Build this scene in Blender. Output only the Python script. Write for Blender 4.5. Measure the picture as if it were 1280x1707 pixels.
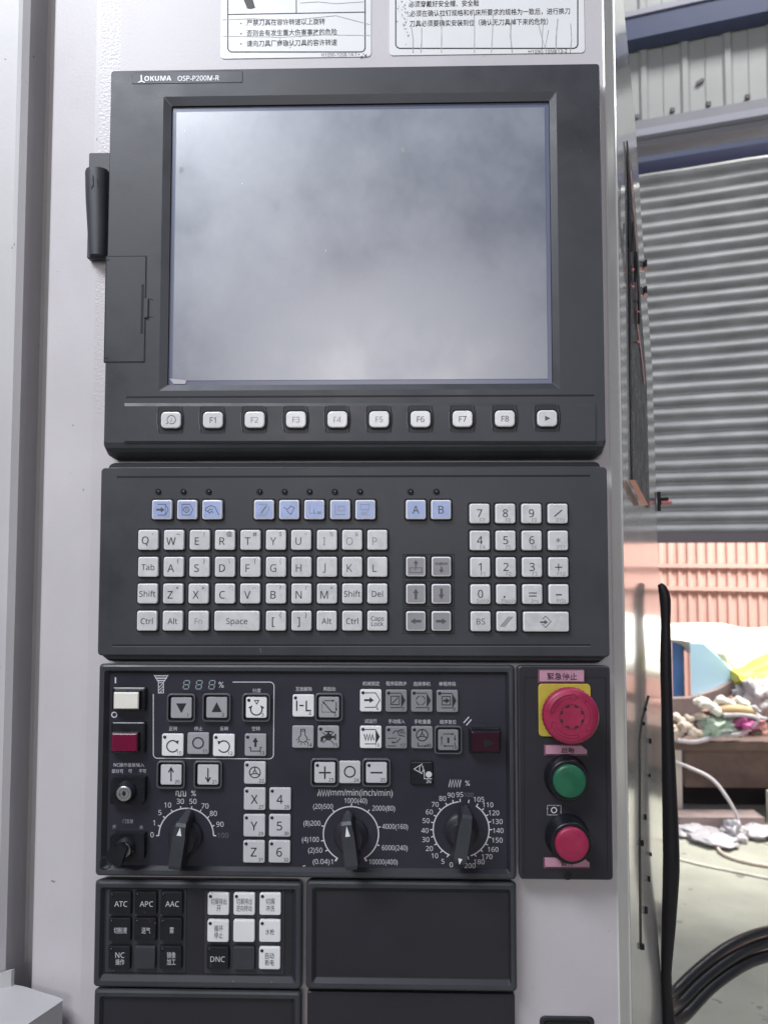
import bpy, bmesh, math, random
from mathutils import Vector, Matrix, noise
random.seed(7)
S = bpy.context.scene
for o in list(bpy.data.objects):
    bpy.data.objects.remove(o)
COL = S.collection

# ------------------------------------------------------------------ camera
F, CX, CY = 1250.0, 640.0, 853.5          # focal length and centre, in pixels of a 1280 x 1707 frame
PITCH, YAW, DIST, EYE = 0.0535, 0.0226, 0.62, 1.40
CAM = Vector((0, -DIST, EYE))
cam = bpy.data.cameras.new('camera')
cam.sensor_fit = 'VERTICAL'
cam.sensor_height = 36
cam.lens = 36 * F / 1707
cam.clip_start, cam.clip_end = 0.02, 200
cam.dof.use_dof = True
cam.dof.focus_distance = 0.62
cam.dof.aperture_fstop = 11
camo = bpy.data.objects.new('camera', cam)
COL.objects.link(camo)
camo.location = CAM
camo.rotation_euler = (math.pi / 2 + PITCH, 0, YAW)
S.camera = camo

# ------------------------------------------------------------------ light
w = bpy.data.worlds.new('World')
S.world = w
w.use_nodes = True
nt = w.node_tree
bg = nt.nodes['Background']
tc = nt.nodes.new('ShaderNodeTexCoord')
sx = nt.nodes.new('ShaderNodeSeparateXYZ')
mr = nt.nodes.new('ShaderNodeMapRange')
mr.inputs[1].default_value = -0.5
mr.inputs[2].default_value = 0.8
cr = nt.nodes.new('ShaderNodeValToRGB')
cr.color_ramp.elements[0].color = (0.085, 0.072, 0.09, 1)
cr.color_ramp.elements[1].color = (0.50, 0.60, 0.95, 1)
e = cr.color_ramp.elements.new(0.42); e.color = (0.25, 0.235, 0.255, 1)
nt.links.new(tc.outputs['Generated'], sx.inputs[0])
nt.links.new(sx.outputs[2], mr.inputs[0])
nt.links.new(mr.outputs[0], cr.inputs[0])
nt.links.new(cr.outputs[0], bg.inputs[0])
bg.inputs[1].default_value = 0.34

def area(name, loc, aim, sx_, sy_, power, col=(1, 1, 1)):
    l = bpy.data.lights.new(name, 'AREA')
    l.shape = 'RECTANGLE'
    l.size, l.size_y, l.energy, l.color = sx_, sy_, power, col
    o = bpy.data.objects.new(name, l)
    COL.objects.link(o)
    o.location = loc
    o.rotation_euler = (Vector(aim) - Vector(loc)).to_track_quat('-Z', 'Y').to_euler()
    return o
# hall light behind and above the photographer, and daylight over the yard beyond the shutter
area('hall_window_light', (-0.15, -4.2, 2.45), (-0.05, 0, 1.45), 1.7, 0.95, 42, (1.0, 0.95, 0.965))
area('hall_roof_light', (-0.95, -1.10, 3.0), (-0.2, 0, 2.0), 1.2, 0.7, 50, (0.90, 0.94, 1.0))
area('shutter_fill_light', (1.6, 0.7, 5.6), (2.0, 2.6, 2.4), 2.4, 0.8, 100, (1.0, 1.0, 1.0))  # unseen lamp added to brighten the shutter slats from above
area('yard_light', (3.4, 3.1, 4.4), (2.7, 4.6, 0.9), 2.6, 0.9, 620, (1.0, 0.97, 0.92))
area('doorway_light', (2.9, 1.9, 3.4), (2.0, 2.4, 0.0), 1.4, 0.8, 9, (1.0, 0.99, 0.92))

S.view_settings.view_transform = 'Standard'
S.view_settings.look = 'None'
S.view_settings.exposure = 0
S.view_settings.gamma = 1
S.cycles.use_denoising = True

# ------------------------------------------------------------------ pixel rays meet the real planes
CAMROT = camo.rotation_euler.to_matrix()
def ray(px, py):
    return CAMROT @ Vector(((px - CX) / F, -(py - CY) / F, -1))
def P(px, py, d=0.0):
    """point of the plane that stands d metres proud of the cabinet's front"""
    r = ray(px, py)
    return CAM + r * ((-d - CAM.y) / r.y)
def PZ(px, py, z):
    r = ray(px, py)
    return CAM + r * ((z - CAM.z) / r.z)
def PP(px, py, p0, n):
    r = ray(px, py)
    return CAM + r * ((p0 - CAM).dot(n) / r.dot(n))
def PD(px, py, depth):
    return CAM + ray(px, py) * depth
def MPP(d):
    return (DIST - d) / F

# ------------------------------------------------------------------ materials
M = {}
def mat(name, col, rough=0.5, metal=0.0, vary=0.0, scale=30.0, bump=0.0, bscale=300.0, spec=0.5, coat=0.0,
        rvary=0.0, emit=0.0, alpha=1.0, speck=None, stretch=None):
    m = bpy.data.materials.new(name)
    m.use_nodes = True
    n, L = m.node_tree.nodes, m.node_tree.links
    b = n['Principled BSDF']
    b.inputs['Base Color'].default_value = (*col, 1)
    b.inputs['Roughness'].default_value = rough
    b.inputs['Metallic'].default_value = metal
    b.inputs['Specular IOR Level'].default_value = spec
    if coat:
        b.inputs['Coat Weight'].default_value = coat
        b.inputs['Coat Roughness'].default_value = 0.08
    if emit:
        b.inputs['Emission Color'].default_value = (*col, 1)
        b.inputs['Emission Strength'].default_value = emit
    t = n.new('ShaderNodeTexCoord')
    vec = t.outputs['Object']
    if stretch:
        mp = n.new('ShaderNodeMapping')
        mp.inputs['Scale'].default_value = stretch
        L.new(vec, mp.inputs[0])
        vec = mp.outputs[0]
    last = None
    if vary or rvary:
        nz = n.new('ShaderNodeTexNoise')
        nz.inputs['Scale'].default_value = scale
        nz.inputs['Detail'].default_value = 6
        nz.inputs['Roughness'].default_value = 0.62
        L.new(vec, nz.inputs['Vector'])
        if vary:
            rp = n.new('ShaderNodeValToRGB')
            rp.color_ramp.elements[0].position = 0.3
            rp.color_ramp.elements[1].position = 0.7
            rp.color_ramp.elements[0].color = (*[c * (1 - vary) for c in col], 1)
            rp.color_ramp.elements[1].color = (*[min(1, c * (1 + vary)) for c in col], 1)
            L.new(nz.outputs['Fac'], rp.inputs[0])
            last = rp.outputs[0]
        if rvary:
            rr = n.new('ShaderNodeMapRange')
            rr.inputs[1].default_value, rr.inputs[2].default_value = 0.3, 0.7
            rr.inputs[3].default_value, rr.inputs[4].default_value = max(0.02, rough - rvary), min(1, rough + rvary)
            L.new(nz.outputs['Fac'], rr.inputs[0])
            L.new(rr.outputs[0], b.inputs['Roughness'])
    if speck:                                     # (scale, threshold, colour): specks of dust or chipped dirt
        vz = n.new('ShaderNodeTexNoise')
        vz.inputs['Scale'].default_value = speck[0]
        vz.inputs['Detail'].default_value = 3
        L.new(t.outputs['Object'], vz.inputs['Vector'])
        th = n.new('ShaderNodeMapRange')
        th.inputs[1].default_value, th.inputs[2].default_value = speck[1], speck[1] + 0.04
        L.new(vz.outputs['Fac'], th.inputs[0])
        mx = n.new('ShaderNodeMix')
        mx.data_type = 'RGBA'
        mx.inputs[6].default_value = (*col, 1)
        if last:
            L.new(last, mx.inputs[6])
        mx.inputs[7].default_value = (*speck[2], 1)
        L.new(th.outputs[0], mx.inputs[0])
        last = mx.outputs[2]
    if last:
        L.new(last, b.inputs['Base Color'])
    if bump:
        bz = n.new('ShaderNodeTexNoise')
        bz.inputs['Scale'].default_value = bscale
        bz.inputs['Detail'].default_value = 3
        L.new(t.outputs['Object'], bz.inputs['Vector'])
        bp = n.new('ShaderNodeBump')
        bp.inputs['Strength'].default_value = bump
        bp.inputs['Distance'].default_value = 0.001
        L.new(bz.outputs['Fac'], bp.inputs['Height'])
        L.new(bp.outputs[0], b.inputs['Normal'])
    M[name] = m
    return m

mat('paint', (0.545, 0.515, 0.523), 0.42, vary=0.05, scale=9, bump=0.10, bscale=420, rvary=0.05, speck=(160, 0.735, (0.2, 0.19, 0.18)))
mat('paint_rough', (0.545, 0.515, 0.523), 0.34, vary=0.035, scale=9, bump=0.45, bscale=480)
mat('paint_gloss', (0.60, 0.59, 0.56), 0.16, vary=0.10, scale=14, bump=0.06, bscale=160, coat=0.8, spec=0.8, rvary=0.06, stretch=(1, 1, 0.25))
mat('paint_door', (0.50, 0.485, 0.485), 0.45, vary=0.06, scale=7, bump=0.10, bscale=400, speck=(120, 0.73, (0.15, 0.14, 0.13)))
mat('plastic', (0.043, 0.045, 0.051), 0.44, spec=0.42, vary=0.16, scale=17, bump=0.06, bscale=900, rvary=0.13, speck=(420, 0.775, (0.18, 0.18, 0.18)))
mat('plastic_dark', (0.023, 0.022, 0.028), 0.46, spec=0.42, vary=0.10, scale=16, bump=0.05, bscale=900, rvary=0.06, speck=(420, 0.77, (0.15, 0.15, 0.15)))
mat('plate', (0.026, 0.025, 0.037), 0.40, spec=0.45, vary=0.08, scale=18, rvary=0.08, bump=0.02, bscale=700)
mat('well', (0.013, 0.013, 0.016), 0.5)
mat('groove', (0.006, 0.006, 0.008), 0.7)
mat('black', (0.010, 0.010, 0.014), 0.30, vary=0.2, scale=60, rvary=0.1, speck=(300, 0.76, (0.12, 0.12, 0.12)))
mat('key', (0.62, 0.615, 0.61), 0.31, vary=0.11, scale=75, rvary=0.13, coat=0.25)
mat('key_grey', (0.30, 0.29, 0.30), 0.36, vary=0.06, scale=60, rvary=0.08, coat=0.25)
mat('key_blue', (0.36, 0.43, 0.66), 0.26, vary=0.12, scale=50, rvary=0.08, coat=0.5)
mat('key_edge', (0.80, 0.80, 0.81), 0.14, coat=0.6)
mat('guard', (0.10, 0.10, 0.11), 0.4)
mat('button_white', (0.78, 0.775, 0.77), 0.42, vary=0.04, scale=60, speck=(300, 0.74, (0.25, 0.24, 0.22)))
mat('button_grey', (0.36, 0.355, 0.37), 0.42, vary=0.05, scale=60, speck=(300, 0.75, (0.15, 0.15, 0.15)))
mat('button_light', (0.56, 0.555, 0.565), 0.42, vary=0.05, scale=60, speck=(300, 0.74, (0.2, 0.2, 0.19)))
mat('button_dim', (0.24, 0.235, 0.25), 0.42, vary=0.05, scale=60)
mat('button_black', (0.011, 0.011, 0.015), 0.34, vary=0.2, scale=80, speck=(330, 0.72, (0.12, 0.12, 0.13)))
mat('ink', (0.02, 0.02, 0.022), 0.5)
mat('ink_mid', (0.09, 0.09, 0.095), 0.5)
mat('ink_faint', (0.30, 0.295, 0.295), 0.5)
mat('print_white', (0.62, 0.61, 0.63), 0.5)
mat('print_grey', (0.35, 0.345, 0.36), 0.5)
mat('print_dim', (0.14, 0.14, 0.14), 0.5)
mat('segment', (0.30, 0.36, 0.36), 0.4)
mat('lens_white', (0.80, 0.77, 0.68), 0.35, vary=0.06, scale=40)
mat('lens_red', (0.16, 0.006, 0.035), 0.25, vary=0.1, scale=60)
mat('lens_dark_red', (0.030, 0.006, 0.013), 0.25)
mat('steel', (0.62, 0.61, 0.60), 0.32, metal=0.9, vary=0.1, scale=90)
mat('yellow', (0.52, 0.40, 0.055), 0.45, vary=0.10, scale=40)
mat('red', (0.33, 0.020, 0.068), 0.40, vary=0.14, scale=70, rvary=0.12, speck=(200, 0.72, (0.25, 0.02, 0.05)))
mat('red_mark', (0.16, 0.008, 0.03), 0.5)
mat('green', (0.014, 0.115, 0.058), 0.38, vary=0.16, scale=70, rvary=0.12, speck=(220, 0.72, (0.05, 0.12, 0.08)))
mat('tag', (0.50, 0.26, 0.34), 0.45, vary=0.10, scale=70)
mat('tag_edge', (0.22, 0.09, 0.12), 0.5)
mat('sticker', (0.74, 0.74, 0.73), 0.38, vary=0.03, scale=25, bump=0.12, bscale=60)
mat('crease', (0.36, 0.36, 0.34), 0.5, vary=0.35, scale=200)
mat('rubber', (0.008, 0.006, 0.010), 0.5, vary=0.2, scale=40)
mat('rubber_shine', (0.022, 0.022, 0.026), 0.30, vary=0.2, scale=20)
mat('pink', (0.75, 0.27, 0.25), 0.35)  # pink of the lit edges, put into the base colour
mat('orange', (0.85, 0.36, 0.20), 0.35)
mat('screen_edge', (0.13, 0.145, 0.21), 0.3)
mat('logo', (0.78, 0.79, 0.82), 0.35)
mat('siding', (0.40, 0.41, 0.39), 0.42, vary=0.05, scale=5)
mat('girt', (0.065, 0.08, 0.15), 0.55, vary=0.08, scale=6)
mat('roll_shade', (0.035, 0.04, 0.095), 0.5)  # shade of the recess under the header, put into the colour
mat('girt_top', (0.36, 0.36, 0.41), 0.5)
mat('header', (0.27, 0.265, 0.29), 0.45, vary=0.06, scale=5)
mat('shutter', (0.38, 0.385, 0.385), 0.5, metal=0.12, vary=0.22, scale=5, stretch=(1, 1, 3))
mat('shutter_bar', (0.14, 0.12, 0.135), 0.5)
mat('fence', (0.62, 0.38, 0.33), 0.6, vary=0.07, scale=3)
mat('tarp', (0.86, 0.85, 0.80), 0.6, vary=0.04, scale=4)
mat('tarp_yellow', (0.78, 0.70, 0.10), 0.55)
mat('barrel', (0.16, 0.36, 0.80), 0.4)
mat('sheet', (0.50, 0.76, 0.92), 0.5, vary=0.05, scale=3)
mat('board', (0.26, 0.20, 0.19), 0.7, vary=0.2, scale=8)
mat('crate', (0.15, 0.10, 0.085), 0.75, vary=0.25, scale=7)
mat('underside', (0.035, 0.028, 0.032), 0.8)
mat('leg', (0.62, 0.55, 0.48), 0.5)
mat('beige', (0.66, 0.56, 0.47), 0.75, vary=0.2, scale=20)
mat('pale', (0.72, 0.68, 0.60), 0.75, vary=0.15, scale=20)
mat('mint', (0.52, 0.64, 0.52), 0.7, vary=0.12, scale=20)
mat('magenta', (0.62, 0.13, 0.34), 0.6, vary=0.1, scale=20)
mat('ochre', (0.60, 0.42, 0.22), 0.6, vary=0.1, scale=20)
mat('salmon', (0.66, 0.36, 0.30), 0.7, vary=0.2, scale=20)
mat('cable_white', (0.50, 0.46, 0.48), 0.4)
mat('plastic_bag', (0.48, 0.46, 0.48), 0.35, vary=0.1, scale=8)
mat('floor', (0.36, 0.36, 0.295), 0.6, vary=0.22, scale=2.6, speck=(14, 0.66, (0.22, 0.21, 0.18)), bump=0.1, bscale=40, rvary=0.1)
mat('yard', (0.42, 0.40, 0.36), 0.8, vary=0.15, scale=2)

def screen_material():
    m = mat('screen', (0.20, 0.215, 0.26), 0.34, spec=1.0)
    n, L = m.node_tree.nodes, m.node_tree.links
    b = n['Principled BSDF']
    b.inputs['IOR'].default_value = 1.75
    t = n.new('ShaderNodeTexCoord')
    def nz(scale, st, rot=0, det=8):
        mp = n.new('ShaderNodeMapping')
        mp.inputs['Scale'].default_value = st
        mp.inputs['Rotation'].default_value = (0, rot, 0)
        z = n.new('ShaderNodeTexNoise')
        z.inputs['Scale'].default_value = scale
        z.inputs['Detail'].default_value = det
        z.inputs['Distortion'].default_value = 0.25
        L.new(t.outputs['Object'], mp.inputs[0])
        L.new(mp.outputs[0], z.inputs['Vector'])
        return z.outputs['Fac']
    a = nz(9, (1, 1, 1), det=4)                       # cloudy wiped smears
    c = nz(30, (1.0, 1, 0.8), 0.8)                    # diagonal wipe strokes
    d = nz(150, (1.0, 1, 0.8), -0.6)                  # fine upright streaks
    def add(x, y, f):
        k = n.new('ShaderNodeMath'); k.operation = 'MULTIPLY_ADD'
        L.new(y, k.inputs[0]); k.inputs[1].default_value = f
        L.new(x, k.inputs[2])
        return k.outputs[0]
    s = add(add(a, c, 0.42), d, 0.14)
    rp = n.new('ShaderNodeValToRGB')
    rp.color_ramp.elements[0].position, rp.color_ramp.elements[1].position = 0.62, 1.18
    rp.color_ramp.elements[0].position = 0.58
    rp.color_ramp.elements[1].position = 1.02
    rp.color_ramp.elements[0].color = (0.070, 0.088, 0.128, 1)
    rp.color_ramp.elements[1].color = (0.175, 0.195, 0.235, 1)
    L.new(s, rp.inputs[0])
    L.new(rp.outputs[0], b.inputs['Base Color'])
    r = n.new('ShaderNodeMapRange')
    r.inputs[1].default_value, r.inputs[2].default_value = 0.55, 1.05
    r.inputs[3].default_value, r.inputs[4].default_value = 0.28, 0.42
    L.new(s, r.inputs[0])
    L.new(r.outputs[0], b.inputs['Roughness'])
screen_material()

# ------------------------------------------------------------------ text glyphs
_tc = {}
def sans(s, heavy=False):
    """plain letters and figures -> the sans serif alphabet of the built-in font stack"""
    out = ''
    for c in s:
        if 'A' <= c <= 'Z':
            out += chr((0x1D5D4 if heavy else 0x1D5A0) + ord(c) - 65)
        elif 'a' <= c <= 'z':
            out += chr((0x1D5EE if heavy else 0x1D5BA) + ord(c) - 97)
        elif '0' <= c <= '9':
            out += chr((0x1D7EC if heavy else 0x1D7E2) + ord(c) - 48)
        else:
            out += c
    return out
def glyphs(s, bold=0.0, shear=0.0):
    s = sans(s, bold >= 0.02)
    if bold >= 0.02 and not any(ord(c) > 0x2e80 and ord(c) < 0x1d000 for c in s):
        bold -= 0.02
    k = (s, bold, shear)
    if k not in _tc:
        cu = bpy.data.curves.new('t', 'FONT')
        cu.body, cu.resolution_u, cu.offset, cu.shear = s, 2, bold, shear
        o = bpy.data.objects.new('t', cu)
        COL.objects.link(o)
        me = bpy.data.meshes.new_from_object(o.evaluated_get(bpy.context.evaluated_depsgraph_get()))
        vs = [(v.co.x, v.co.y) for v in me.vertices]
        fs = [tuple(p.vertices) for p in me.polygons]
        bpy.data.objects.remove(o)
        bpy.data.curves.remove(cu)
        bpy.data.meshes.remove(me)
        _tc[k] = (vs, fs)
    return _tc[k]

# ------------------------------------------------------------------ mesh builder
EPS = 0.00012
class MB:
    def __init__(s):
        s.v, s.f, s.m, s.sm, s.mats, s.k = [], [], [], [], [], 0
    def mi(s, name):
        if name not in s.mats:
            s.mats.append(name)
        return s.mats.index(name)
    def face(s, pts, m, smooth=False):
        i = len(s.v)
        s.v += [Vector(p) for p in pts]
        s.f.append(tuple(range(i, i + len(pts)))); s.m.append(s.mi(m)); s.sm.append(smooth)
    def grid(s, rows, m, closed=False, smooth=True):
        i, n = len(s.v), len(rows[0])
        for r in rows:
            s.v += [Vector(p) for p in r]
        for a in range(len(rows) - 1):
            mm = m[a] if isinstance(m, (list, tuple)) else m
            for b in range(n if closed else n - 1):
                c = (b + 1) % n
                s.f.append((i + a * n + b, i + a * n + c, i + (a + 1) * n + c, i + (a + 1) * n + b))
                s.m.append(s.mi(mm)); s.sm.append(smooth)
    def lift(s):
        s.k = (s.k + 1) % 7
        return EPS + s.k * 0.000012
    def text(s, t, cx, cy, h, m='ink', d=0.0, w=None, bold=0.0, shear=0.0, rot=0.0, lift=None):
        if not t.strip():
            return
        vs, fs = glyphs(t, bold, shear)
        cjk = any(ord(c) > 0x2e80 for c in t)
        d = d + (EPS if lift is None else lift)
        sc = h * MPP(d) / (0.90 if cjk else 0.716)
        xs = [v[0] for v in vs]; ys = [v[1] for v in vs]
        mx, my = (min(xs) + max(xs)) / 2, (min(ys) + max(ys)) / 2
        if not cjk and len(t) > 1 and t.isalpha():
            my = 0.357
        sxx = sc if not w else w * MPP(d) / (max(xs) - min(xs))
        o = P(cx, cy, d)
        i = len(s.v)
        ca, sa = math.cos(rot), math.sin(rot)
        for x, y in vs:
            a, b = (x - mx) * sxx, (y - my) * sc
            s.v.append(Vector((o.x + a * ca - b * sa, o.y, o.z + a * sa + b * ca)))
        for f in fs:
            s.f.append(tuple(i + q for q in f)); s.m.append(s.mi(m)); s.sm.append(False)
    def stroke(s, pts, wd, m='ink', d=0.0, closed=False):
        d = d + s.lift()
        q = [P(x, y, d) for x, y in pts]
        if m == 'ink' and 0.85 <= wd < 2.2:
            wd *= 1.25
        n = len(q); h = wd * MPP(d) / 2
        A, B = [], []
        for i in range(n):
            p0 = q[(i - 1) % n] if (closed or i > 0) else None
            p1 = q[(i + 1) % n] if (closed or i < n - 1) else None
            t0 = (q[i] - p0).normalized() if p0 is not None else None
            t1 = (p1 - q[i]).normalized() if p1 is not None else None
            t0 = t0 or t1; t1 = t1 or t0
            n0 = Vector((-t0.z, 0, t0.x)); n1 = Vector((-t1.z, 0, t1.x))
            b = n0 + n1
            b = b.normalized() if b.length > 1e-6 else n0
            k = min(2.2, 1 / max(0.3, b.dot(n0)))
            A.append(q[i] + b * h * k); B.append(q[i] - b * h * k)
        if closed:
            A.append(A[0]); B.append(B[0])
        s.grid([A, B], m, smooth=False)
    def fill(s, pts, m='ink', d=0.0):
        d = d + s.lift()
        s.face([P(x, y, d) for x, y in pts], m)
    def ring(s, cx, cy, r, wd, m='ink', d=0.0, a0=0, a1=360, n=28):
        full = abs(a1 - a0) >= 360
        pts = [(cx + r * math.cos(math.radians(a0 + (a1 - a0) * i / n)), cy - r * math.sin(math.radians(a0 + (a1 - a0) * i / n)))
               for i in range(n if full else n + 1)]
        s.stroke(pts, wd, m, d, closed=full)
    def disc(s, cx, cy, r, m='ink', d=0.0, n=16):
        s.fill([(cx + r * math.cos(2 * math.pi * i / n), cy - r * math.sin(2 * math.pi * i / n)) for i in range(n)], m, d)
    def arrowhead(s, x, y, ang, L, m='ink', d=0.0, wd=0.8):
        a = math.radians(ang)
        ux, uy = math.cos(a), -math.sin(a)
        vx, vy = -uy, ux
        s.fill([(x, y), (x - ux * L + vx * L * wd / 2, y - uy * L + vy * L * wd / 2), (x - ux * L - vx * L * wd / 2, y - uy * L - vy * L * wd / 2)], m, d)
    def box(s, c, sz, m, rot=0.0, tilt=None):
        c = Vector(c); x, y, z = sz
        R = Matrix.Rotation(rot, 3, 'Z')
        if tilt is not None:
            R = R @ tilt
        p = [c + R @ Vector((a * x / 2, b * y / 2, k * z / 2)) for k in (-1, 1) for a, b in ((-1, -1), (1, -1), (1, 1), (-1, 1))]
        for f in ((0, 3, 2, 1), (4, 5, 6, 7), (0, 1, 5, 4), (1, 2, 6, 5), (2, 3, 7, 6), (3, 0, 4, 7)):
            s.face([p[i] for i in f], m)
    def prism(s, pts, off, m):
        """pts: outline; off: vector to the other face"""
        q = [Vector(p) + off for p in pts]
        s.face(pts, m); s.face(list(reversed(q)), m)
        n = len(pts)
        for i in range(n):
            j = (i + 1) % n
            s.face([pts[i], pts[j], q[j], q[i]], m)
    def loft(s, rings, cap=None, seg=3, smooth=False):
        """rings of (rect, depth, radius, material of the band that leads here); rect in metres"""
        rows = [rrect(r[0], r[1], r[2], seg) for r in rings]
        s.grid(rows, [r[3] for r in rings[1:]], closed=True, smooth=smooth)
        if cap:
            s.face(rows[-1], cap)
    def lathe(s, c, prof, m, n=36, knurl=None, smooth=True):
        """axis towards the photographer; prof (radius, height) in metres"""
        rows = []
        for i, (r, h) in enumerate(prof):
            row = []
            for k in range(n):
                a = 2 * math.pi * k / n
                rr = r * (1 - 0.02 * (k % 2)) if knurl and i in knurl else r
                row.append(Vector((c.x + rr * math.cos(a), c.y - h, c.z + rr * math.sin(a))))
            rows.append(row)
        s.grid(rows, m, closed=True, smooth=smooth)
        mm = m[-1] if isinstance(m, (list, tuple)) else m
        s.face(rows[-1], mm)
    def tube(s, pts, rad, m, n=10, sub=6, caps=True):
        pts = [Vector(p) for p in pts]
        R = rad if isinstance(rad, (list, tuple)) else [rad] * len(pts)
        q, rr = [], []
        for i in range(len(pts) - 1):
            a, b, c, e_ = pts[max(0, i - 1)], pts[i], pts[i + 1], pts[min(len(pts) - 1, i + 2)]
            for k in range(sub):
                t = k / sub
                q.append(0.5 * ((2 * b) + (c - a) * t + (2 * a - 5 * b + 4 * c - e_) * t * t + (3 * b - a - 3 * c + e_) * t ** 3))
                rr.append(R[i] + (R[i + 1] - R[i]) * t)
        q.append(pts[-1]); rr.append(R[-1])
        rows = []
        up = Vector((0.31, 0.2, 0.93))
        for i, p in enumerate(q):
            t = (q[min(i + 1, len(q) - 1)] - q[max(0, i - 1)]).normalized()
            u = t.cross(up)
            u = u.normalized() if u.length > 1e-4 else Vector((1, 0, 0))
            v = t.cross(u)
            rows.append([p + (u * math.cos(2 * math.pi * k / n) + v * math.sin(2 * math.pi * k / n)) * rr[i] for k in range(n)])
        s.grid(rows, m, closed=True)
        if caps:
            s.face(rows[0], m); s.face(rows[-1], m)
    def blob(s, c, rad, m, seed=0, rough=0.35, n=14, freq=1.6):
        c = Vector(c); rows = []
        for i in range(n + 1):
            th = math.pi * min(max(i / n, 0.01), 0.99)
            row = []
            for k in range(2 * n):
                ph = math.pi * k / n
                dd = Vector((math.sin(th) * math.cos(ph), math.sin(th) * math.sin(ph), math.cos(th)))
                f = 1 + rough * noise.fractal(dd * freq + Vector((seed * 3.1, seed, 0)), 1.0, 2.0, 3)
                row.append(c + Vector((dd.x * rad[0], dd.y * rad[1], dd.z * rad[2])) * f)
            rows.append(row)
        s.grid(rows, m, closed=True)
    def build(s, name, parent=None, base=None, label=None):
        me = bpy.data.meshes.new(name)
        o = bpy.data.objects.new(name, me)
        COL.objects.link(o)
        if parent is not None:
            o.parent = parent
            r = parent
            off = Vector(parent.get('_b', (0, 0, 0)))
            o['_b'] = tuple(off)
        else:
            off = Vector(base) if base is not None else Vector((0, 0, 0))
            o.location = off
            o['_b'] = tuple(off)
        me.from_pydata([p - off for p in s.v], [], s.f)
        for n_ in s.mats:
            me.materials.append(M[n_])
        me.polygons.foreach_set('material_index', s.m)
        me.polygons.foreach_set('use_smooth', s.sm)
        me.update()
        if label:
            o['label'] = label
        return o

def rrect(r, d, rad, seg):
    x0, z0, x1, z1 = r
    pts = []
    for cx, cz, a0 in ((x1 - rad, z1 - rad, 0), (x0 + rad, z1 - rad, 90), (x0 + rad, z0 + rad, 180), (x1 - rad, z0 + rad, 270)):
        for i in range(seg + 1):
            a = math.radians(a0 + 90 * i / seg)
            pts.append(Vector((cx + rad * math.cos(a), -d, cz + rad * math.sin(a))))
    return pts
def R(l, t, r, b, d=0.0):
    """pixel box on the plane d proud -> upright world rectangle (x0, z0, x1, z1)"""
    mx, my = (l + r) / 2, (t + b) / 2
    return (P(l, my, d).x, P(mx, b, d).z, P(r, my, d).x, P(mx, t, d).z)
def IN(r, a, b=None, c=None, e=None):
    b = a if b is None else b; c = a if c is None else c; e = b if e is None else e
    return (r[0] + a, r[1] + e, r[2] - c, r[3] - b)

def thing(name, label, cat, base, group=None):
    o = bpy.data.objects.new(name, None)
    o.empty_display_size = 0.02
    COL.objects.link(o)
    o.location = base
    o['_b'] = tuple(base)
    o['label'], o['category'] = label, cat
    if group:
        o['group'] = group
    return o
def tag(o, label, cat, group=None):
    o['label'], o['category'] = label, cat
    if group:
        o['group'] = group
    return o
def struct(o):
    o['kind'] = 'structure'
    return o

# ================================================================== the setting
fl = MB()
fl.face([(-6, -6, 0), (8, -6, 0), (8, 3.4, 0), (-6, 3.4, 0)], 'floor')
struct(fl.build('floor'))
fl = MB()
fl.face([(-12, 3.4, -0.004), (16, 3.4, -0.004), (16, 14, -0.004), (-12, 14, -0.004)], 'yard')
struct(fl.build('yard_ground'))

# building wall: runs obliquely, its right end nearer
WA = math.radians(19.1) - YAW
WD = Vector((math.cos(WA), -math.sin(WA), 0))           # along the wall, rightwards
WN = Vector((-math.sin(WA), -math.cos(WA), 0))          # towards the hall
W0 = PD(1180, 920, 3.3)
def PW(px, py, off=0.0):
    return PP(px, py, W0 + WN * off, WN)
def WU(px, py):
    return (PW(px, py) - W0).dot(WD)
def wpt(u, z, off=0.0):
    p = W0 + WD * u + WN * off
    return Vector((p.x, p.y, z))
UL, UR = WU(960, 920) - 0.4, 4.2
def wz(py, px=1170):
    return PW(px, py).z

# the wall itself is one thing: ribbed siding, girt, header
wall = thing('metal_wall', 'pale ribbed sheet metal wall high above the roller shutter', 'wall', wpt(0, 0))
m = MB()
z0, z1 = wz(189), wz(-900)
prof = []
u = WU(1132, 120) - 7 * 0.178
while u < UR:
    prof += [(u, 0.0), (u + 0.012, 0.014), (u + 0.034, 0.014), (u + 0.046, 0.0), (u + 0.105, 0), (u + 0.108, 0.004), (u + 0.112, 0)]
    u += 0.178
m.grid([[wpt(a, z0, b) for a, b in prof], [wpt(a, z1, b) for a, b in prof]], 'siding', smooth=False)
# the wall's lower reach beside the door
m.build('siding', wall)
m = MB()
for px, py in ((1120, 184), (1180, 174), (1245, 162), (1061, 195)):
    c = PW(px, py, 0.016)
    m.box(c, (0.018, 0.018, 0.018), 'shutter_bar')
m.build('screw', wall)
m = MB()
c = PW(1166, 136, 0.01)
m.box(c, (0.035, 0.01, 0.014), 'shutter_bar', rot=-WA, tilt=Matrix.Rotation(-0.5, 3, 'Y'))
m.build('patch', wall)
m = MB()
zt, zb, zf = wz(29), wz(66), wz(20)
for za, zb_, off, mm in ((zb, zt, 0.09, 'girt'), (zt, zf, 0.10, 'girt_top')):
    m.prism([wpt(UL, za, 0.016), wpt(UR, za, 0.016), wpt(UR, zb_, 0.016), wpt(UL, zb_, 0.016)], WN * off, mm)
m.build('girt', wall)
m = MB()
za, zb_, zc, zd = wz(190), wz(214), wz(226), wz(236)
m.prism([wpt(UL, zb_, -0.05), wpt(UR, zb_, -0.05), wpt(UR, za, -0.05), wpt(UL, za, -0.05)], WN * 0.09, 'header')
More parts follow.
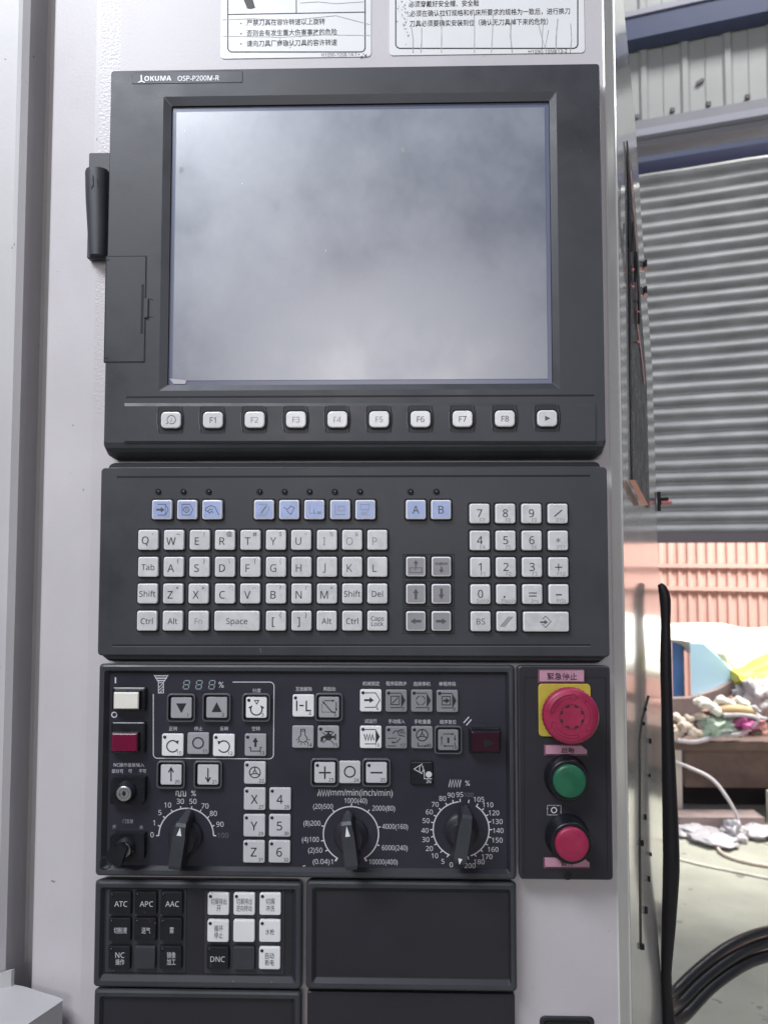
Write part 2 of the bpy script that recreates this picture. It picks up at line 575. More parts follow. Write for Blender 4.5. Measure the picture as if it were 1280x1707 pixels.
m.prism([wpt(UL, zc, -0.05), wpt(UR, zc, -0.05), wpt(UR, zb_ - 0.002, -0.05), wpt(UL, zb_ - 0.002, -0.05)], WN * 0.14, 'girt_top')
m.prism([wpt(UL, zd, -0.05), wpt(UR, zd, -0.05), wpt(UR, zc - 0.002, -0.05), wpt(UL, zc - 0.002, -0.05)], WN * 0.10, 'header')
m.build('header_beam', wall)

sh = thing('roller_shutter', 'grey corrugated roller shutter pulled half way down', 'shutter', wpt(0, 1.4))
m = MB()
zs, ze = wz(262), wz(912)
pitch = 22.3 * 3.3 / F
rows = []
z = zs
n_ = int((zs - ze) / pitch)
for i in range(n_):
    for k in range(8):
        t = k / 8
        zz = zs - (i + t) * pitch
        off = (-0.016, -0.002, 0.008, 0.0145, 0.018, 0.019, 0.012, -0.008)[k]
        rows.append([wpt(UL + (UR - UL) * q_ / 40, zz + 0.003 * noise.noise(Vector((q_ * 0.35, i * 0.6, 1))), off - 0.06 + 0.004 * noise.noise(Vector((q_ * 0.5, i * 0.45 + k * 0.05, 4)))) for q_ in range(41)])
m.grid(rows, 'shutter', smooth=True)
m.build('curtain', sh)
zlow = zs - n_ * pitch
m = MB()
m.prism([wpt(UL, zlow - 0.035, -0.075), wpt(UR, zlow - 0.035, -0.075), wpt(UR, zlow + 0.02, -0.075), wpt(UL, zlow + 0.02, -0.075)], WN * 0.03, 'shutter_bar')
m.build('bottom_bar', sh)
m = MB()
m.prism([wpt(UL, zs - 0.002, -0.30), wpt(UR, zs - 0.002, -0.30), wpt(UR, zd, -0.30), wpt(UL, zd, -0.30)], WN * 0.20, 'roll_shade')
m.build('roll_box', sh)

# ================================================================== yard beyond the shutter
fd = 6.4
f0 = PD(1180, 950, fd)
FD = WD; FN = WN
def fpt(u, z, off=0.0):
    p = f0 + FD * u + FN * off
    return Vector((p.x, p.y, z))
fe = thing('corrugated_fence', 'salmon red corrugated sheet fence across the yard behind the white tarp', 'fence', fpt(0, 0))
m = MB()
pr = []
u = -1.5
fp = 15.2 * fd / F
while u < 7:
    pr += [(u, 0), (u + 0.18 * fp, 0.02), (u + 0.42 * fp, 0.02), (u + 0.6 * fp, 0)]
    u += fp
m.grid([[fpt(a, 0.0, b) for a, b in pr], [fpt(a, 1.95, b) for a, b in pr]], 'fence', smooth=False)
m.build('sheeting', fe)
for py in (943, 981):
    m = MB()
    zz = PD(1180, py, fd).z
    m.prism([fpt(-1.5, zz - 0.016, 0.021), fpt(7, zz - 0.016, 0.021), fpt(7, zz + 0.016, 0.021), fpt(-1.5, zz + 0.016, 0.021)], FN * 0.03, 'fence')
    m.build('rail', fe)

# white tarp over a heap
def sheet_from_outline(top, bot, depth, thick, mt, seed, bulge=0.12):
    m = MB()
    n = len(top)
    rows = []
    K = 10
    for k in range(K + 1):
        t = k / K
        row = []
        for i in range(n):
            px = top[i][0] + (bot[i][0] - top[i][0]) * t
            py = top[i][1] + (bot[i][1] - top[i][1]) * t
            dd = depth + thick * (0.5 - math.sin(math.pi * min(1, 0.15 + 0.85 * t) * 0.5)) * 1.4
            p = PD(px, py, dd)
            p += Vector((0, -1, 0.2)) * 0.09 * noise.noise(Vector((px * 0.03 + seed, py * 0.06, seed)))
            row.append(p)
        rows.append(row)
    m.grid(rows, mt)
    back = [[p + Vector((0.02, thick, -0.05)) for p in r] for r in rows]
    m.grid(back, mt)
    m.grid([rows[0], back[0]], mt); m.grid([rows[-1], back[-1]], mt)
    m.grid([[r[0] for r in rows], [r[0] for r in back]], mt); m.grid([[r[-1] for r in rows], [r[-1] for r in back]], mt)
    return m
tp = [(1085, 1046), (1110, 1044), (1135, 1040), (1160, 1038), (1200, 1040), (1240, 1045), (1280, 1048), (1340, 1046), (1420, 1040), (1560, 1036), (1750, 1040)]
bt = [(1085, 1064), (1112, 1066), (1136, 1067), (1165, 1074), (1200, 1098), (1224, 1122), (1260, 1138), (1340, 1148), (1420, 1150), (1560, 1150), (1750, 1150)]
m = sheet_from_outline(tp, bt, 4.7, 0.5, 'tarp', 3)
tarp = m.build('tarp', None, PD(1200, 1130, 4.7))
tag(tarp, 'bright white tarpaulin draped over the heap in the sunny yard', 'tarp')
tp = [(1222, 1116), (1236, 1112), (1256, 1100), (1282, 1088), (1340, 1090)]
bt = [(1232, 1132), (1246, 1140), (1264, 1144), (1292, 1148), (1342, 1150)]
m = sheet_from_outline(tp, bt, 4.22, 0.12, 'tarp_yellow', 5)
tag(m.build('yellow_sheet', None, PD(1260, 1140, 4.22)), 'yellow plastic sheet edge hanging out below the white tarpaulin', 'plastic sheet')

m = MB()
c = PD(1131, 1160, 4.75); r_ = 9.5 * 4.75 / F
zt = PD(1131, 1070, 4.75).z
rows = []
for z, k in ((c.z - 0.1, 1), (c.z, 1), (c.z + (zt - c.z) * 0.3, 1), (c.z + (zt - c.z) * 0.33, 1.05), (c.z + (zt - c.z) * 0.36, 1), (c.z + (zt - c.z) * 0.66, 1),
             (c.z + (zt - c.z) * 0.69, 1.05), (c.z + (zt - c.z) * 0.72, 1), (zt - 0.01, 1), (zt, 0.92)):
    rows.append([Vector((c.x + r_ * k * math.cos(a * math.pi / 12), c.y + r_ * k * math.sin(a * math.pi / 12), z)) for a in range(24)])
m.grid(rows, 'barrel', closed=True); m.face(rows[-1], 'barrel')
tag(m.build('barrel', None, c), 'blue plastic barrel partly hidden behind the hose', 'barrel')

m = MB()
q = [PD(1149, 1072, 4.30), PD(1172, 1073, 4.30), PD(1200, 1098, 4.30), PD(1228, 1127, 4.30), PD(1190, 1147, 4.30), PD(1152, 1162, 4.30)]
m.prism(q, Vector((0.02, 0.03, 0)), 'sheet')
tag(m.build('foam_board', None, q[-1]), 'pale blue white board leaning under the tarpaulin', 'board')
m = MB()
q = [PD(1118, 1165, 4.24), PD(1150, 1164, 4.24), PD(1196, 1150, 4.24), PD(1234, 1128, 4.24), PD(1247, 1140, 4.24), PD(1200, 1170, 4.24), PD(1160, 1188, 4.24), PD(1118, 1196, 4.24)]
m.prism(q, Vector((0.01, 0.06, 0)), 'board')
tag(m.build('plank', None, q[0]), 'grey brown plank slanting below the pale blue board', 'plank')

# low bench with a crate body, and what is heaped on it
BD = 3.95
bz = PD(1200, 1234, BD).z
b0 = PD(1120, 1234, BD)
bench = thing('work_bench', 'low brown work bench covered with rags and cord in the yard', 'bench', (b0.x, b0.y, 0))
bx0, bx1 = b0.x, PD(1700, 1234, BD).x
m = MB(); m.box(((bx0 + bx1) / 2, b0.y + 0.35, bz - 0.02), (bx1 - bx0, 0.78, 0.04), 'crate'); m.build('top', bench)
zc_ = PD(1200, 1312, BD).z
m = MB(); m.box(((bx0 + 0.06 + bx1) / 2, b0.y + 0.36, (bz - 0.043 + zc_) / 2), (bx1 - bx0 - 0.08, 0.70, bz - 0.043 - zc_), 'crate'); m.build('drawer_box', bench)
for px in (1128,):
    p = PD(px, 1300, BD - 0.02)
    hb = bz - 0.042
    m = MB(); m.box((p.x, b0.y - 0.02, hb / 2), (0.032, 0.032, hb), 'leg'); m.build('leg', bench)
m = MB(); m.box(((bx0 + bx1) / 2 + 0.05, b0.y + 0.45, zc_ / 2 - 0.003), (bx1 - bx0 - 0.14, 0.4, zc_ - 0.01), 'underside'); m.build('under_shade', bench)  # dark block standing in for the shade beneath the bench
p = PD(1200, 1390, 3.72)
q0, q1 = PD(1120, 1352, 3.85), PD(1258, 1352, 3.85)
m = MB(); m.box(((q0.x + q1.x) / 2, q0.y - 0.03, q0.z / 2), (q1.x - q0.x, 0.12, q0.z), 'board')
tag(m.build('floor_block', None, (q0.x, q0.y, 0)), 'dark grey brown block lying on the floor under the bench', 'block')
m = MB(); p = PD(1275, 1340, 3.86)
m.box((p.x + 0.05, p.y - 0.06, p.z), (0.12, 0.06, 0.16), 'pale')
tag(m.build('white_box', None, p), 'small dull white box in front of the bench drawer', 'box')

rnd = random.Random(11)
def heap(name, label, cat, group, spots, mt, rr, long=1.8):
    for i, (px, py) in enumerate(spots):
        m = MB()
        p = PD(px, py, BD - 0.04 - rnd.random() * 0.05)
        a = rnd.uniform(-0.7, 0.7); t = rnd.uniform(-0.3, 0.3)
        L = rr * long * rnd.uniform(0.8, 1.2)
        d1 = Vector((math.cos(a), 0.3 * math.sin(a * 2), math.sin(t))) * L
        m.tube([p - d1, p - d1 * 0.4 + Vector((0, 0, rr * 0.4)), p + d1 * 0.3, p + d1 + Vector((0, 0, -rr * 0.3))],
               [rr * 0.5, rr * rnd.uniform(0.8, 1.1), rr * rnd.uniform(0.8, 1.1), rr * 0.55], mt, n=10)
        for k, v in enumerate(m.v):
            m.v[k] = v + Vector((0, 0, 1)) * 0.012 * noise.noise(v * 40) + Vector((1, 0, 0)) * 0.01 * noise.noise(v * 33)
        tag(m.build(name, None, p), label, cat, group)
def spread(n, x0, x1, y0, y1, seed):
    q = random.Random(seed)
    return [(x0 + (x1 - x0) * (i + q.random()) / n, q.uniform(y0, y1)) for i in range(n)]
heap('cloth_bundle', 'small beige bundle heaped on the left of the bench', 'bundle', 'beige bundles on the bench',
     spread(15, 1116, 1180, 1194, 1228, 3), 'beige', 0.019)
heap('pale_bundle', 'pale crumpled bundle at the back of the heap', 'bundle', 'pale bundles at the back of the bench',
     spread(12, 1165, 1250, 1168, 1190, 4), 'pale', 0.022)
heap('rag', 'salmon pink crumpled rag at the right end of the heap', 'rag', 'salmon rags on the bench',
     spread(9, 1262, 1400, 1192, 1222, 5), 'salmon', 0.028)
heap('brown_scrap', 'short dark brown scrap piece lying in the heap', 'scrap piece', 'brown scrap pieces on the bench',
     spread(9, 1125, 1290, 1200, 1230, 6), 'crate', 0.012, 2.6)
heap('green_rag', 'small mint green rag along the front of the heap', 'rag', 'mint green rags on the bench',
     spread(7, 1170, 1235, 1206, 1228, 8), 'mint', 0.020)
heap('white_twist', 'twisted white plastic strip on the right half of the heap', 'plastic strip', 'white strips on the bench',
     spread(8, 1215, 1300, 1178, 1228, 9), 'plastic_bag', 0.013, 2.6)
for nm, lab, spots, mt, rr in (
        ('green_cloth', 'mint green crumpled cloth in the middle of the heap', (1195, 1208), 'mint', (0.075, 0.05, 0.04)),
        ('pink_cloth', 'magenta pink cloth bundle beside the mint green cloth', (1240, 1206), 'magenta', (0.065, 0.045, 0.04)),
        ('plastic_bag', 'white crumpled plastic bag at the back right of the bench', (1262, 1160), 'plastic_bag', (0.10, 0.07, 0.085))):
    m = MB()
    p = PD(spots[0], spots[1], BD - (0.06 if nm != 'plastic_bag' else -0.15))
    m.blob(p, rr, mt, seed=len(nm), rough=0.9, n=18, freq=2.6)
    tag(m.build(nm, None, p), lab, 'bag' if 'bag' in nm else 'cloth')
m = MB()
m.tube([PD(1190, 1186, BD - 0.07), PD(1215, 1182, BD - 0.08), PD(1245, 1184, BD - 0.08), PD(1258, 1190, BD - 0.08)], [0.02, 0.028, 0.026, 0.012], 'ochre')
tag(m.build('ochre_cloth', None, PD(1220, 1184, BD - 0.07)), 'ochre strip of cloth lying across the heap', 'cloth')
m = MB()
m.tube([PD(1128, 1234, BD - 0.1), PD(1160, 1236, BD - 0.1), PD(1200, 1226, BD - 0.1), PD(1235, 1222, BD - 0.1), PD(1262, 1200, BD - 0.1), PD(1240, 1192, BD - 0.1), PD(1205, 1192, BD - 0.1)], 0.012, 'cable_white', n=8)
tag(m.build('grey_cord', None, PD(1180, 1232, BD)), 'pale grey cord looped over the mint and pink cloths', 'cord')
m = MB()
pts = [PD(1124, 1270, 3.85), PD(1150, 1280, 3.8), PD(1185, 1298, 3.75), PD(1210, 1328, 3.7), PD(1228, 1362, 3.68), PD(1230, 1392, 3.66)]
m.tube(pts, 0.0085, 'cable_white', n=8)
tag(m.build('white_cable', None, pts[-1]), 'thick pale cable arching down in front of the bench to the floor', 'cable')
m = MB()
p = PZ(1222, 1388, 0.035)
m.blob(p, (0.055, 0.05, 0.045), 'plastic_bag', seed=2, rough=0.9, n=16, freq=2.2)
tag(m.build('wrapped_plug', None, p), 'white plastic wrapped cable end on the floor', 'plug')
for i, (px, py, rx, lab) in enumerate(((1150, 1382, 0.09, 'low crumpled white bag on the floor near the hose'), (1255, 1384, 0.10, 'flat grey white bag on the floor at the right edge'),
                                       (1185, 1396, 0.11, 'flattened white sheet of plastic in the middle of the floor'))):
    m = MB()
    p = PZ(px, py, 0.02)
    m.blob(p, (rx, 0.10, 0.022), 'plastic_bag', seed=i + 7, rough=0.5, n=16, freq=1.5)
    tag(m.build('plastic_sheet', None, p), lab, 'plastic bag')
m = MB()
pts = [PZ(px, py, 0.01) for px, py in ((1192, 1402), (1200, 1420), (1225, 1432), (1260, 1440), (1300, 1444), (1380, 1440))]
m.tube(pts, 0.008, 'beige', n=8)
tag(m.build('floor_cable', None, pts[0]), 'thin cream cable curving over the pale floor', 'cable')
m = MB()
pts = [PZ(px, py, 0.006) for px, py in ((1130, 1432), (1170, 1442), (1220, 1452), (1290, 1466))]
m.tube(pts, 0.006, 'pale', n=6)
tag(m.build('string', None, pts[0]), 'faint pale string lying flat on the floor nearer the camera', 'string')

# ================================================================== the cabinet and what stands beside it
cab = thing('control_cabinet', 'light grey painted cabinet that carries all the control panels', 'cabinet', (0, 0, 0))
XL = P(152, 853, 0).x
XR = P(1016.5, 853, 0).x
ZT, ZB = P(640, -160).z, P(640, 1900).z
xf = XL - 0.047
m = MB()
# front with a bent left flank and a returned edge
def col(x, y):
    return [(x, y, ZB), (x, y, ZT)]
cols = [(xf - 0.002, 0.10), (xf - 0.001, 0.016), (xf + 0.001, 0.0135), (XL - 0.004, 0.0008), (XL, 0.0)]
for a, b in zip(cols[:-1], cols[1:]):
    m.face([(a[0], a[1], ZB), (b[0], b[1], ZB), (b[0], b[1], ZT), (a[0], a[1], ZT)], 'paint')
xt = XL + 0.0175
zr = P(160, 690).z
m.face([(XL, 0, ZB), (xt, 0, ZB), (xt, 0, zr), (XL, 0, zr)], 'paint')
m.face([(XL, 0, zr), (xt, 0, zr), (xt, 0, ZT), (XL, 0, ZT)], 'paint_rough')
m.face([(xt, 0, ZB), (XR, 0, ZB), (XR, 0, ZT), (xt, 0, ZT)], 'paint')
m.build('front_panel', cab)
# right edge: folded lip, chamfer, then the side that widens downwards
m = MB()
A = 0.0125
lip = [(XR, 0.0), (XR + 0.0012, -0.0008), (XR + 0.0026, 0.0006), (XR + A, A - 0.001), (XR + A + 0.0012, A - 0.0015), (XR + A + 0.0022, A + 0.001)]
for a, b in zip(lip[:-1], lip[1:]):
    m.face([(a[0], a[1], ZB), (b[0], b[1], ZB), (b[0], b[1], ZT), (a[0], a[1], ZT)], 'paint_gloss', smooth=True)
m.build('corner_strip', cab)
TH = math.radians(25)
SD = Vector((math.sin(TH), math.cos(TH), 0))
SN = Vector((math.cos(TH), -math.sin(TH), 0))
S0 = Vector((XR + A + 0.0022, A + 0.001, 0))
def spt(s_, z, off=0.0):
    p = S0 + SD * s_ + SN * off
    return Vector((p.x, p.y, z))
def PS(px, py, off=0.0):
    return PP(px, py, S0 + SN * off, SN)
m = MB()
edge = [(-160, 1022), (0, 1038), (200, 1058), (400, 1071), (620, 1087), (920, 1096), (1000, 1100), (1300, 1103), (1707, 1110), (1900, 1112)]
rows = [[], [], [], []]
for py, px in edge:
    p = PS(px, py)
    s_ = (p - S0).dot(SD)
    rows[0].append(spt(0, p.z)); rows[1].append(spt(s_ * 0.5, p.z)); rows[2].append(p); rows[3].append(p + Vector((-0.10, 0.02, 0)))
m.grid(rows, ['paint_gloss', 'paint_gloss', 'paint_gloss'], smooth=False)
sidep = m.build('side_panel', cab)
m = MB()
def sstrip(pts, wpx, mt, off):
    a = [PS(x - wpx / 2, y, off) for x, y in pts]; b = [PS(x + wpx / 2, y, off) for x, y in pts]
    m.grid([a, b], mt, smooth=False)
sstrip([(1081, 1160), (1070, 1200), (1066, 1235), (1066.5, 1400), (1068, 1580)], 3.2, 'groove', 0.0004)
for px, py, r_ in ((1075, 1182, 2.6), (1072, 1206, 2.6), (1069, 1405, 4), (1070, 1578, 4)):
    c = PS(px, py, 0.0012)
    m.box(c, (r_ * 0.0008, 0.002, r_ * 0.0012), 'black')
m.build('slot', sidep)
for px, py, r_ in ((1082, 1292, 2.2), (1075, 1362, 3), (1084, 1424, 2), (1081, 1465, 3), (1076, 1517, 3.6), (1083, 1235, 3)):
    m = MB(); c = PS(px, py, 0.001)
    m.box(c, (r_ * 0.0007, 0.002, r_ * 0.0016), 'black'); m.build('bolt', sidep)
m = MB()
r0 = R(899, 1693, 990, 1735)
m.loft([(r0, 0.0004, 0.004, 'groove'), (IN(r0, 0.001), 0.0012, 0.004, 'plastic_dark'), (IN(r0, 0.003), 0.0012, 0.003, 'plastic_dark'), (IN(r0, 0.004), 0.0002, 0.003, 'groove')], 'groove')
m.build('pull_handle', cab)

# black glossy cover on the cabinet side
cover = thing('side_cover', 'narrow black glossy cover on the cabinet side with an edge coloured pink as if lit', 'cover', PS(1060, 850))
m = MB()
ol = [(1043, 235), (1046, 300), (1047, 420), (1049, 600), (1052, 800), (1080, 848), (1076, 700), (1075, 640), (1066, 520), (1060, 400), (1051, 290)]
q = [PS(x, y, 0.0006) for x, y in ol]
m.prism(q, SN * 0.0015, 'black'); m.build('plate', cover)
m = MB()
def cstrip(pts, wpx, mt, off):
    a = [PS(x - wpx / 2, y, off) for x, y in pts]; b = [PS(x + wpx / 2, y, off) for x, y in pts]
    m.grid([a, b], mt, smooth=False)
cstrip([(1051, 285), (1061, 405), (1062, 540), (1069, 590), (1074, 640)], 1.6, 'pink', 0.003)
m.build('edge_trim', cover)
m = MB()
m.face([PS(1048, 800, 0.004), PS(1058, 800, 0.004), PS(1080, 842, 0.004), PS(1070, 843, 0.004)], 'orange')
m.build('end_rail', cover)
for a, b in (((1054, 370), (1058, 470)), ((1060, 420), (1064, 540)), ((1048, 300), (1052, 420))):
    m = MB()
    m.tube([PS(*a, 0.004), PS((a[0] + b[0]) / 2 + 1, (a[1] + b[1]) / 2, 0.005), PS(*b, 0.004)], 0.0011, 'rubber_shine', n=6)
    m.build('clip', cover)
m = MB()
for y in (450, 478, 502, 520, 570):
    c = PS(1063 if y > 500 else 1054, y, 0.004)
    m.box(c, (0.002, 0.003, 0.002), 'pink')
m.build('rivet', cover)
fd_ = 0.85
for (py, lab) in ((440, 'upper small dark latch with an underside coloured pink as if lit beside the cabinet edge'), (484, 'second small dark latch just below the upper one')):
    t = thing('door_latch', lab, 'latch', PS(1072, py, 0.004))
    m = MB(); m.box(PS(1075, py, 0.002), (0.002, 0.006, 0.007), 'black'); m.build('body', t)
    m = MB(); m.box(PS(1075, py + 8, 0.002), (0.004, 0.006, 0.0012), 'pink'); m.build('pin', t)
t = thing('valve_handle', 'small black cross handle with bars coloured pink as if lit below the side cover', 'handle', PS(1090, 838, 0.0))
c = PS(1094, 838, 0.0)
yb = 0.30
def PY(px, py, y=0.24):
    return P(px, py, -y)
m = MB(); m.tube([PY(1080, 839), PY(1092, 839)], 0.0022, 'pink', n=8); m.tube([PY(1101, 838), PY(1118, 837.5)], 0.0026, 'pink', n=8); m.build('bar', t)
m = MB(); m.tube([PY(1097.5, 820), PY(1098, 852)], 0.0020, 'rubber', n=8); m.tube([PY(1096, 832), PY(1113, 831)], 0.0022, 'rubber', n=8); m.build('spindle', t)

# hose bundle by the side
m = MB()
H = [(1099, 974, 0.17, 4), (1104, 982, 0.17, 7.5), (1108, 1000, 0.17, 9), (1109, 1040, 0.17, 7.5), (1109, 1100, 0.17, 9), (1111, 1180, 0.17, 9), (1114, 1280, 0.17, 11),
     (1117, 1380, 0.17, 12.5), (1118, 1450, 0.17, 13), (1114, 1540, 0.18, 11), (1110, 1620, 0.19, 8), (1112, 1680, 0.20, 10), (1118, 1740, 0.2, 12)]
m.tube([PY(a, b, y) for a, b, y, r_ in H], [r_ * (DIST + y) / F for a, b, y, r_ in H], 'rubber', n=16)
tag(m.build('black_hose', None, PY(1112, 1700, 0.2)), 'thick black rubber hose hanging beside the cabinet edge', 'hose')
for (pts, r_, lab) in (
        ([(1105, 1672), (1125, 1650), (1165, 1612), (1210, 1578), (1255, 1557), (1300, 1546)], 7.5, 'uppermost of three black cables curving over the floor'),
        ([(1108, 1690), (1130, 1672), (1170, 1632), (1215, 1598), (1255, 1577), (1300, 1563)], 10, 'middle shiny black cable curving over the floor'),
        ([(1110, 1712), (1140, 1690), (1178, 1650), (1220, 1618), (1260, 1598), (1310, 1586)], 11, 'lowest and nearest shiny black cable curving over the floor')):
    m = MB()
    q = [PD(x, y, 1.35 + 0.25 * i / 5) for i, (x, y) in enumerate(pts)]
    m.tube(q, r_ * 1.4 / F, 'rubber_shine', n=14, sub=8)
    tag(m.build('black_cable', None, q[0]), lab, 'cable', 'black cables at the lower right')

# machine door on the left, and the ledge below it
door = thing('machine_door', 'grey painted machine door frame along the left edge', 'door', (P(40, 1700, -0.05).x, 0.05, 0.9))
m = MB()
xr_ = P(20, 853, -0.005).x
xe = P(66, 853, -0.045).x
cs = [(xr_ - 0.25, 0.02), (xr_ - 0.006, 0.006), (xr_ - 0.001, 0.0035), (xr_ + 0.004, 0.007), (xe, 0.038), (xe + 0.002, 0.041), (xe + 0.03, 0.060)]
for a, b in zip(cs[:-1], cs[1:]):
    m.face([(a[0], a[1], ZB), (b[0], b[1], ZB), (b[0], b[1], ZT), (a[0], a[1], ZT)], 'paint_door')
m.build('folded_frame', door)
m = MB()
m.face([(xe - 0.02, 0.11, ZB), (XL, 0.11, ZB), (XL, 0.11, ZT), (xe - 0.02, 0.11, ZT)], 'groove')  # black sheet put in as the shade inside the gap
m.build('gap_shade', door)
ledge = thing('metal_ledge', 'grey metal ledge box jutting out at the lower left corner', 'ledge', P(60, 1700, 0.03))
zl = P(104, 1665, 0.012).z
top = [PZ(x, y, zl) for x, y in ((-60, 1628), (18, 1640), (43, 1645), (103, 1664), (105, 1668), (47, 1707), (-90, 1800))]
m = MB()
m.prism(top, Vector((0, 0, -0.16)), 'paint_door'); m.build('box', ledge)
m = MB()
a, b = PZ(-40, 1652, zl), PZ(19, 1645, zl)
m.prism([a, b, b + Vector((0, 0, 0.013)), a + Vector((0, 0, 0.008))], Vector((0.001, 0.003, 0)), 'paint_door'); m.build('upright_tab', ledge)

# ================================================================== stickers
def sticker(l, r, b, lab, lines, part, pic):
    d = 0.0006
    base = P((l + r) / 2, b, 0)
    rc = R(l, -150, r, b, d)
    m = MB()
    m.loft([(rc, 0.0001, 0.003, 'sticker'), (rc, d, 0.003, 'sticker')], 'sticker')
    il, ir, ib = l + 10.5, r - 10, b - 9.5
    m.stroke([(il, -140), (il, ib - 6), (il + 2, ib - 2), (il + 6, ib), (ir - 6, ib), (ir - 2, ib - 2), (ir, ib - 6), (ir, -140)], 1.6, 'ink', d)
    for t, cx, cy, w_ in lines:
        m.text(t, cx, cy, 11, 'ink', d, w=w_, bold=0.008)
    m.text(part[0], part[1], part[2], 6, 'ink', d, w=part[3])
    return m, d, base
m, d, base = sticker(369.5, 618.5, 96, '', [('严禁刀具在容许转速以上旋转', 476.5, 36.5, 136), ('否则会有发生重大伤害事故的危险', 486.5, 54, 157), ('请向刀具厂商确认刀具的容许转速', 486.5, 71.5, 157)],
                     ('H1090-1058-14-1', 565, 91, 60), True)
for y in (39, 56, 73):
    m.disc(402, y, 1.2, 'ink', d)
m.stroke([(380, 24), (608, 20)], 1.2, 'ink', d)
m.stroke([(494, -140), (494, 22)], 1.2, 'ink', d)
m.fill([(404, -6), (420, -8), (424, 8), (426, 13), (418, 15), (412, 14), (409, 6)], 'ink', d)
m.stroke([(500, 5), (530, 3), (560, 6), (606, 3)], 1.0, 'ink_faint', d)
m.stroke([(371, 33), (420, 31), (480, 34), (560, 26), (617, 41)], 1.0, 'crease', d)
m.stroke([(371, 60), (470, 62), (540, 58), (617, 59)], 0.8, 'crease', d)
for i in range(26):
    m.disc(480 + random.gauss(0, 16), 72 + random.gauss(0, 5), random.uniform(0.4, 1.3), 'crease', d, n=6)
for i in range(12):
    m.disc(608 + random.gauss(0, 5), 92 + random.gauss(0, 2), random.uniform(0.4, 1.4), 'ink_mid', d, n=6)
tag(m.build('warning_sticker', None, base), 'white warning sticker with bulleted lines above the left of the monitor', 'sticker', 'warning stickers above the monitor')
m, d, base = sticker(649, 972.5, 90, '', [('必须穿戴好安全帽、安全鞋', 739.5, 6, 121), ('必须在确认拉钉规格和机床所要求的规格为一致后，进行换刀', 816, 20.5, 275), ('刀具必须要确实安装到位（确认无刀具掉下来的危险）', 797.5, 37.5, 238)],
                     ('H1090-1058-13-2', 912.5, 85.5, 66), False)
for x, a in ((687, 8), (703, 4), (737, 3), (792, 9), (820, 6), (852, 3), (905, 12), (928, 4), (952, 6)):
    y0 = random.uniform(24, 52)
    m.stroke([(x + random.uniform(-2, 2), y0), (x + random.uniform(-2, 2), (y0 + 88) / 2), (x + random.uniform(-2, 2), 88)], random.uniform(0.8, 1.8), 'crease', d)
m.stroke([(895, 30), (902, 60), (908, 80), (914, 50)], 1.2, 'crease', d)
for i in range(50):
    m.disc(674 + random.gauss(0, 5), 30 + random.gauss(0, 18), random.uniform(0.5, 1.7), 'crease', d, n=6)
tag(m.build('warning_sticker', None, base), 'creased white warning sticker with three text lines above the right of the monitor', 'sticker', 'warning stickers above the monitor')

# ================================================================== monitor unit
DM = 0.018
mon = thing('monitor_unit', 'dark grey monitor unit with a smeared blank screen and function keys', 'monitor', P(590, 768, 0))
m = MB()
front = R(179, 111, 1004.5, 740, DM)
def mr_(l, t, r, b, d):
    return R(l, t, r, b, d)
scr = R(285, 175, 916.5, 640, DM - 0.003)
sl = IN(scr, -0.007, -0.0075, -0.006, -0.0055)
def withb(rc, z):
    return (rc[0], z, rc[2], rc[3])
zb0, zb1, zb2, zb3 = P(590, 738, DM).z, P(590, 752, DM - 0.003).z, P(590, 760, DM - 0.008).z, P(590, 766, 0.004).z
G = 'plastic'
m.loft([((front[0] + .004, zb3, front[2] - .004, front[3]), 0.0, 0.003, G),
        ((front[0] + .003, zb3, front[2] - .003, front[3]), 0.005, 0.004, G),
        (withb(front, zb2), DM - 0.009, 0.004, G), (withb(front, zb1), DM - 0.004, 0.004, G),
        (withb(front, zb1 + 0.003), DM - 0.0012, 0.003, G), (IN(withb(front, zb0), 0.0008), DM, 0.002, G),
        (sl, DM, 0.001, G), (IN(scr, -0.0006), DM - 0.0020, 0.0008, G), (IN(scr, -0.0003), DM - 0.0042, 0.0005, 'groove')], None)
# groove and the band that holds the function keys
m.stroke([(211, 662), (990, 659)], 3.0, 'groove', DM)
m.build('housing', mon)
# moulded ridges above and below the function keys
m = MB()
for (ya, yb, tl) in ((674, 670, 0.0006), (741, 737, 0.0006)):
    pass
bandt, bandb = 675, 738
def strip(l, r, y0, y1, d0, d1, mt=G):
    m.face([P(l, y1, d1), P(r, y1, d1), P(r, y0, d0), P(l, y0, d0)], mt)
strip(208, 992, 672, 677, DM + .0003, DM + .0014); strip(208, 992, 677, 735, DM + .0014, DM + .0014)
strip(208, 992, 735, 739, DM + .0014, DM + .0002)
m.face([P(208, 672, DM), P(208, 677, DM + .0014), P(208, 735, DM + .0014), P(208, 739, DM)], G)
m.face([P(992, 672, DM), P(992, 677, DM + .0014), P(992, 735, DM + .0014), P(992, 739, DM)], G)
m.build('key_band', mon)
m = MB()
m.loft([(IN(scr, -0.0004), DM - 0.0065, 0.0003, 'screen_edge'), (IN(scr, -0.0004), DM - 0.0038, 0.0003, 'screen_edge')], 'screen_edge')
inner = R(291.5, 183, 910, 633, DM - 0.0036)
m.loft([(inner, DM - 0.0038, 0.0004, 'key_edge'), (inner, DM - 0.00345, 0.0004, 'screen_edge')], 'screen')
ds = DM - 0.00345
m.fill([(668, 247), (672, 246), (675, 250), (673, 255), (669, 253)], 'ink_faint', ds); m.fill([(299, 279), (304, 278), (307, 282), (303, 286), (300, 290)], 'ink_faint', ds); m.ring(300, 611, 2.2, 1.2, 'ink_faint', ds)
for x, y in ((308, 218), (404, 306), (543, 418)):
    m.disc(x, y, 1.0, 'key_edge', ds, n=7)
m.fill([(283, 631), (311, 634), (309, 640), (290, 640)], 'plastic_bag', ds)
m.build('screen', mon)
m = MB()
